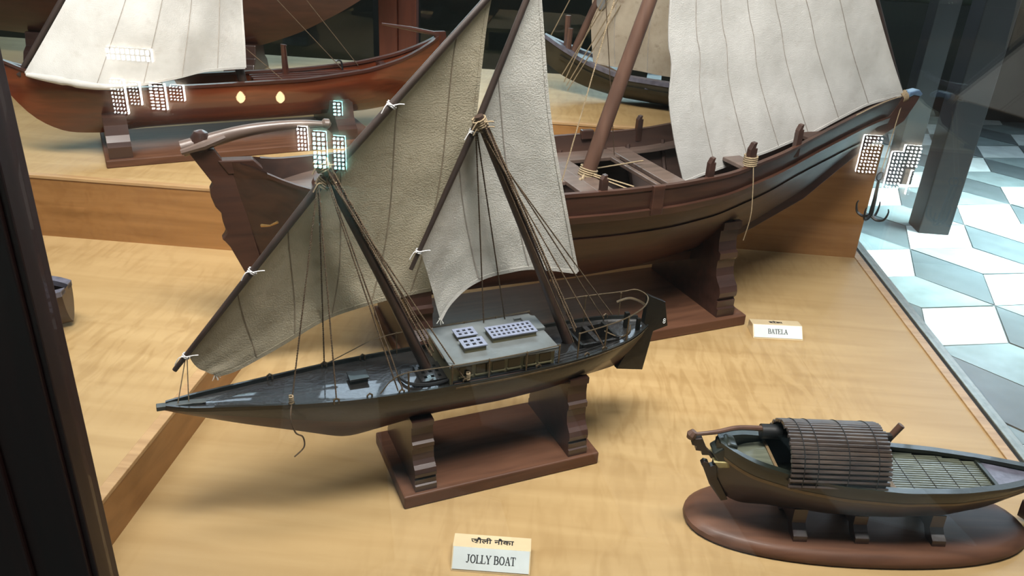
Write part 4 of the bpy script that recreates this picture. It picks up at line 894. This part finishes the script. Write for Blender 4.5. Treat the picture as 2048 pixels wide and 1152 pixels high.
pc = [(-0.275 + 0.017 * math.cos(t), 0.325 + 0.026 * math.sin(t)) for t in np.linspace(0, 2 * math.pi, 17)[:-1]]
prism('sail_patch', pc, -0.040, -0.0345, 'patch', se)
for a, b in (((-0.20, -0.04, 0.52), (-0.37, -0.12, 0.07)), ((-0.16, -0.05, 0.46), (-0.36, -0.13, 0.06)), ((-0.22, -0.04, 0.40), (-0.38, -0.10, 0.09)), ((-0.20, -0.04, 0.34), (-0.355, -0.125, 0.045)), ((-0.28, 0.02, 0.55), (-0.44, 0.0, 0.20))): cord('stay', a, b, 0.0020, 'rope_light', eb)
tube('coiled_rope', smooth_path([(-0.31, -0.05, 0.135), (-0.27, -0.07, 0.128), (-0.23, -0.06, 0.12), (-0.20, -0.08, 0.112)], 16), 0.004, 'rope', eb, 5)

# ================================================================ tall dark red hull at the very back
fb = empty('boat_hull', (-1.75, 3.38, 0.268), 2, 'tall dark red model hull on a brown support at the back of the rear deck', 'model boat')
HF = Hull([(-0.95, 0.02, 0.60, 0.20, 1.4, 1.0), (-0.75, 0.12, 0.52, 0.11, 1.8, 1.3), (-0.4, 0.20, 0.46, 0.09, 2.0, 1.5), (0.1, 0.21, 0.46, 0.09, 2.0, 1.5), (0.40, 0.18, 0.50, 0.095, 1.8, 1.3), (0.60, 0.13, 0.55, 0.165, 1.6, 1.2), (0.80, 0.07, 0.60, 0.27, 1.4, 1.1), (1.0, 0.012, 0.66, 0.40, 1.3, 1.0)], 60)
hull_open('hull', HF, 0.015, 'red_dark', 'red_dark', fb, 0.7)
for sd in (-1, 1):
    strip('gunwale', HF, 0.004, 0.014, 0.02, 'teak_dark', fb, -0.93, 0.98, sd, out=False, inner=-0.006)
    strip('wale', HF, -0.12, 0.016, 0.010, 'teak_dark', fb, -0.9, 0.95, sd)
prism_x('support', [(-0.10, 0.0), (0.10, 0.0), (0.085, 0.04), (0.06, 0.06), (0.05, 0.115), (-0.05, 0.115), (-0.06, 0.06), (-0.085, 0.04)], 0.30, 0.43, 'teak_dark', fb, bevel=0.004)
prism_x('support', [(-0.10, 0.0), (0.10, 0.0), (0.085, 0.04), (0.06, 0.06), (0.05, 0.115), (-0.05, 0.115), (-0.06, 0.06), (-0.085, 0.04)], -0.55, -0.42, 'teak_dark', fb, bevel=0.004)
tube('pennant_pole', [(0.245, -0.20, 0.16), (0.245, -0.24, 0.165)], 0.012, 'blue_tip', fb, 8)

# ================================================================ blunt dark hull end by the left post
lb = empty('boat_hull', (-1.295, 1.43, 0.095), 10, 'blunt end of a dark wooden hull on the raised deck beside the corner post', 'model boat')
HL = Hull([(-0.35, 0.05, 0.10, 0.0, 2.2, 1.6), (0.0, 0.075, 0.085, 0.0, 2.6, 2.0), (0.15, 0.066, 0.092, 0.0, 2.6, 2.0), (0.22, 0.048, 0.094, 0.002, 2.4, 1.8), (0.25, 0.026, 0.096, 0.012, 2.0, 1.4)], 40)
hull_open('hull', HL, 0.010, 'teak_dark', 'batela_in', lb, 0.75)
row = [HL.half(HL.d[-1], t) for t in np.linspace(0, 1, 9)]
mesh('end_board', [(HL.d[-1], -h, z) for h, z in row] + [(HL.d[-1], h, z) for h, z in row[::-1]], [tuple(range(18))], 'teak_dark', lb)
for sd in (-1, 1): strip('gunwale', HL, 0.003, 0.012, 0.018, 'olive_top', lb, -0.34, 0.25, sd, out=False, inner=-0.003)

# ================================================================ roofed river boat on its oval base
SD, SV = 5.0, 1.095
ob = empty('boat_stand', frame_loc(SD, 0.68, 1.12, 0.0), SD, 'long oval red-brown base with three low trestles under the bamboo-roofed boat', 'stand')
V = []; F = []; nO = 56
for (r, z) in ((0.985, 0.0), (1.0, 0.006), (0.995, 0.014), (0.965, 0.021), (0.925, 0.0245)):
    for i in range(nO):
        a = 2 * math.pi * i / nO; c, s_ = math.cos(a), math.sin(a)
        V.append((0.312 * r * math.copysign(abs(c) ** 0.9, c), 0.112 * (1 - (1 - r) * 2) * math.copysign(abs(s_) ** 0.85, s_), z))
for k in range(4):
    for i in range(nO): F.append((k * nO + i, k * nO + (i + 1) % nO, (k + 1) * nO + (i + 1) % nO, (k + 1) * nO + i))
F += [tuple(range(nO))[::-1], tuple(4 * nO + i for i in range(nO))]
mesh('base_board', V, F, 'teak', ob, smooth=True)
sb = empty('river_boat', frame_loc(SD, 0.68, SV, 0.052), SD, 'small dark green and brown river boat with arched bamboo-slat roof and side rudder', 'model boat')
RZ = 0.052
def R_(s, v, z): return (s - 0.68, v, z - RZ)
HR = Hull([(a - 0.68, b, c - RZ, d - RZ, e, f) for a, b, c, d, e, f in ((0.392, 0.006, 0.196, 0.125, 1.3, 1.0), (0.415, 0.026, 0.189, 0.082, 1.3, 1.0), (0.45, 0.045, 0.180, 0.062, 1.5, 1.0), (0.52, 0.058, 0.166, 0.058, 1.9, 1.3), (0.60, 0.066, 0.156, 0.054, 2.2, 1.5), (0.70, 0.068, 0.150, 0.052, 2.2, 1.5), (0.80, 0.060, 0.148, 0.052, 1.9, 1.3), (0.88, 0.044, 0.148, 0.068, 1.6, 1.1), (0.95, 0.022, 0.149, 0.106, 1.4, 1.0), (0.992, 0.004, 0.152, 0.135, 1.3, 1.0))], 70)
for s in (0.552, 0.660, 0.795):
    zt = 0.0765
    while HR.width_at_z(s - 0.68, zt - RZ) > 0.0285: zt -= 0.0005
    yo = SV - 1.12; pr = [(0.052, 0.0245), (0.050, 0.0345), (0.040, 0.0405), (0.031, 0.0485), (0.030, zt)]
    hol = [(max(0.0, HR.width_at_z(s - 0.68, z - RZ) - 0.0008), z) for z in np.linspace(zt, HR.at(s - 0.68)[2] + RZ + 0.0008, 9)]
    hol[-1] = (0.0, hol[-1][1])
    prism_x('trestle', [(y + yo, z) for y, z in pr + hol] + [(-y + yo, z) for y, z in hol[::-1][1:] + pr[::-1]] + [(-0.028 + yo, 0.0245), (-0.014 + yo, 0.040), (0.014 + yo, 0.040), (0.028 + yo, 0.0245)], s - 0.68 - 0.012, s - 0.68 + 0.012, 'teak_dark', ob)
hull_open('hull', HR, 0.006, 'boat_red', 'boat_green', sb, 0.55)
side_band('green_strake', 0.0, 0.22, 'boat_green', 0.0016, 5, HR, sb)
side_band('ochre_line', 0.22, 0.285, 'boat_line', 0.0022, 2, HR, sb)
for sd in (-1, 1): strip('gunwale', HR, 0.003, 0.007, 0.010, 'boat_green', sb, 0.396 - 0.68, 0.985 - 0.68, sd, out=False, inner=-0.003)
def rdeck(name, s0, s1, z, mat, inset=0.007, n=12):
    V = []; F = []
    for s in np.linspace(s0, s1, n):
        h = max(0.002, HR.width_at_z(s - 0.68, z - RZ) - inset); V += [(s - 0.68, -h, z - RZ), (s - 0.68, h, z - RZ), (s - 0.68, -h, z - RZ - 0.004), (s - 0.68, h, z - RZ - 0.004)]
    for i in range(n - 1):
        a = 4 * i; F += [(a, a + 4, a + 5, a + 1), (a + 2, a + 3, a + 7, a + 6), (a, a + 2, a + 6, a + 4), (a + 1, a + 5, a + 7, a + 3)]
    F += [(0, 1, 3, 2), (4 * n - 4, 4 * n - 2, 4 * n - 1, 4 * n - 3)]
    return mesh(name, V, F, mat, sb)
rdeck('stern_deck', 0.42, 0.492, 0.163, 'bamboo_mat'); rdeck('inner_floor', 0.49, 0.72, 0.118, 'boat_green')
rdeck('fore_floor', 0.68, 0.875, 0.136, 'boat_green'); rdeck('bow_deck', 0.872, 0.975, 0.142, 'olive_top')
box('floor_edge', 0.488 - 0.68, 0.493 - 0.68, -0.046, 0.046, 0.155 - RZ, 0.166 - RZ, 'boat_line', sb)
# slatted fore floor
for i in range(19):
    v = -0.054 + i * 0.006
    s_end = 0.872
    while s_end > 0.74 and HR.width_at_z(s_end - 0.68, 0.138 - RZ) - 0.008 < abs(v): s_end -= 0.004
    if s_end > 0.76: tube('floor_slat', [R_(0.690, v, 0.139), R_(s_end, v, 0.139)], 0.0027, 'bamboo_mat', sb, 6)
for s in (0.725, 0.765, 0.805, 0.845): tube('floor_tie', [R_(s, -0.05, 0.1416), R_(s, 0.05, 0.1416)], 0.0007, 'black', sb, 4)
box('bow_beam', 0.868 - 0.68, 0.876 - 0.68, -0.042, 0.042, 0.138 - RZ, 0.146 - RZ, 'boat_green', sb, bevel=0.001)
box('cross_beam', 0.680 - 0.68, 0.690 - 0.68, -0.064, 0.064, 0.138 - RZ, 0.148 - RZ, 'boat_line', sb, bevel=0.001)
# arched roof of bamboo slats
RA, RH = 0.064, 0.079
def arch(t): return (-RA * math.cos(t) * (1.0), 0.147 - RZ + RH * math.sin(t) ** 0.8 if math.sin(t) > 0 else 0.147 - RZ)
nsl = 29
V = []; F = []
for x in (0.507 - 0.68, 0.664 - 0.68):
    for rr in (0.955, 0.985):
        for i in range(25):
            t = math.pi * i / 24; y, z = arch(t); V.append((x, y * rr, 0.147 - RZ + (z - 0.147 + RZ) * rr))
for i in range(24):
    F += [(i, i + 1, 51 + i, 50 + i), (25 + i, 75 + i, 76 + i, 26 + i), (i, 25 + i, 26 + i, i + 1), (50 + i, 51 + i, 76 + i, 75 + i)]
rf = mesh('roof_lining', V, F, 'bamboo', sb, smooth=True)
for i in range(nsl):
    t = math.pi * (i + 0.5) / nsl; y, z = arch(t); jx = random.uniform(-0.0015, 0.0015)
    tube('roof_slat', [(0.502 - 0.68 + jx, y, z), (0.668 - 0.68 + jx, y, z)], 0.0035, 'bamboo', rf, 6)
for s in (0.523, 0.546, 0.597, 0.646):
    tube('roof_tie', [(s - 0.68, arch(t)[0] * 1.05, 0.147 - RZ + (arch(t)[1] - 0.147 + RZ) * 1.045) for t in np.linspace(0.05, math.pi - 0.05, 24)], 0.0009, 'black', rf, 4)
tube('roof_ridge_end', [R_(0.478, 0.036, 0.190), R_(0.512, 0.036, 0.190)], 0.013, 'black', sb, 12)
tube('crossbar', [R_(0.66, 0.04, 0.182), R_(0.712, 0.046, 0.182)], 0.007, 'black', sb, 8); tube('oar_post', [R_(0.700, 0.047, 0.145), R_(0.712, 0.047, 0.178), R_(0.726, 0.047, 0.206)], [0.006, 0.006, 0.0065], 'mast_brown', sb, 10)
# stern post with carved scrolls, rudder and tiller
prism('rudder', [R_(s, 0, z)[::2] for s, z in ((0.352, 0.198), (0.366, 0.200), (0.378, 0.176), (0.396, 0.158), (0.405, 0.155), (0.404, 0.118), (0.430, 0.072), (0.4185, 0.069), (0.392, 0.105), (0.376, 0.140), (0.372, 0.146), (0.376, 0.152), (0.384, 0.150), (0.388, 0.142), (0.396, 0.146), (0.398, 0.156), (0.386, 0.160), (0.382, 0.166), (0.370, 0.166), (0.368, 0.174), (0.358, 0.175), (0.358, 0.184), (0.350, 0.186))], -0.006, 0.006, 'boat_red', sb, bevel=0.0008)
prism('stern_block', [R_(s, 0, z)[::2] for s, z in ((0.385, 0.176), (0.41, 0.198), (0.425, 0.194), (0.425, 0.160), (0.395, 0.160))], -0.016, 0.016, 'boat_green', sb, bevel=0.003)
prism('painted_panel', [R_(s, 0, z)[::2] for s, z in ((0.388, 0.162), (0.428, 0.162), (0.428, 0.152), (0.398, 0.150))], -0.019, 0.019, 'cream_paint', sb, bevel=0.001)
tube('tiller', smooth_path([R_(0.352, 0.0, 0.204), R_(0.39, 0.006, 0.206), R_(0.43, 0.020, 0.206), R_(0.475, 0.030, 0.200)], 20), [0.0032 + 0.002 * (i / 20) for i in range(19)], 'mast_brown', sb, 8)
mesh('tiller_head', *tubeg([R_(0.346, 0, 0.196), R_(0.348, 0, 0.203), R_(0.352, 0, 0.210)], [0.006, 0.009, 0.006], 8), 'mast_brown', sb, smooth=True)
# dark pointed piece that shows at the very edge, next to the oval base
q = empty('boat_hull', (0.940, 1.222, 0.0), 172, 'dark pointed hull tip resting on the deck beside the side glass', 'model boat')
HQ = Hull([(-0.022, 0.014, 0.036, 0.002, 1.6, 1.2), (0.01, 0.016, 0.036, 0.0, 1.8, 1.3), (0.03, 0.011, 0.038, 0.003, 1.6, 1.2), (0.046, 0.003, 0.044, 0.012, 1.3, 1.0)], 24)
hull_open('hull', HQ, 0.004, 'teak_dark', 'teak_dark', q, 0.6)
for sd in (-1, 1): strip('gunwale', HQ, 0.002, 0.005, 0.006, 'teak_dark', q, -0.021, 0.044, sd, out=False, inner=-0.002)
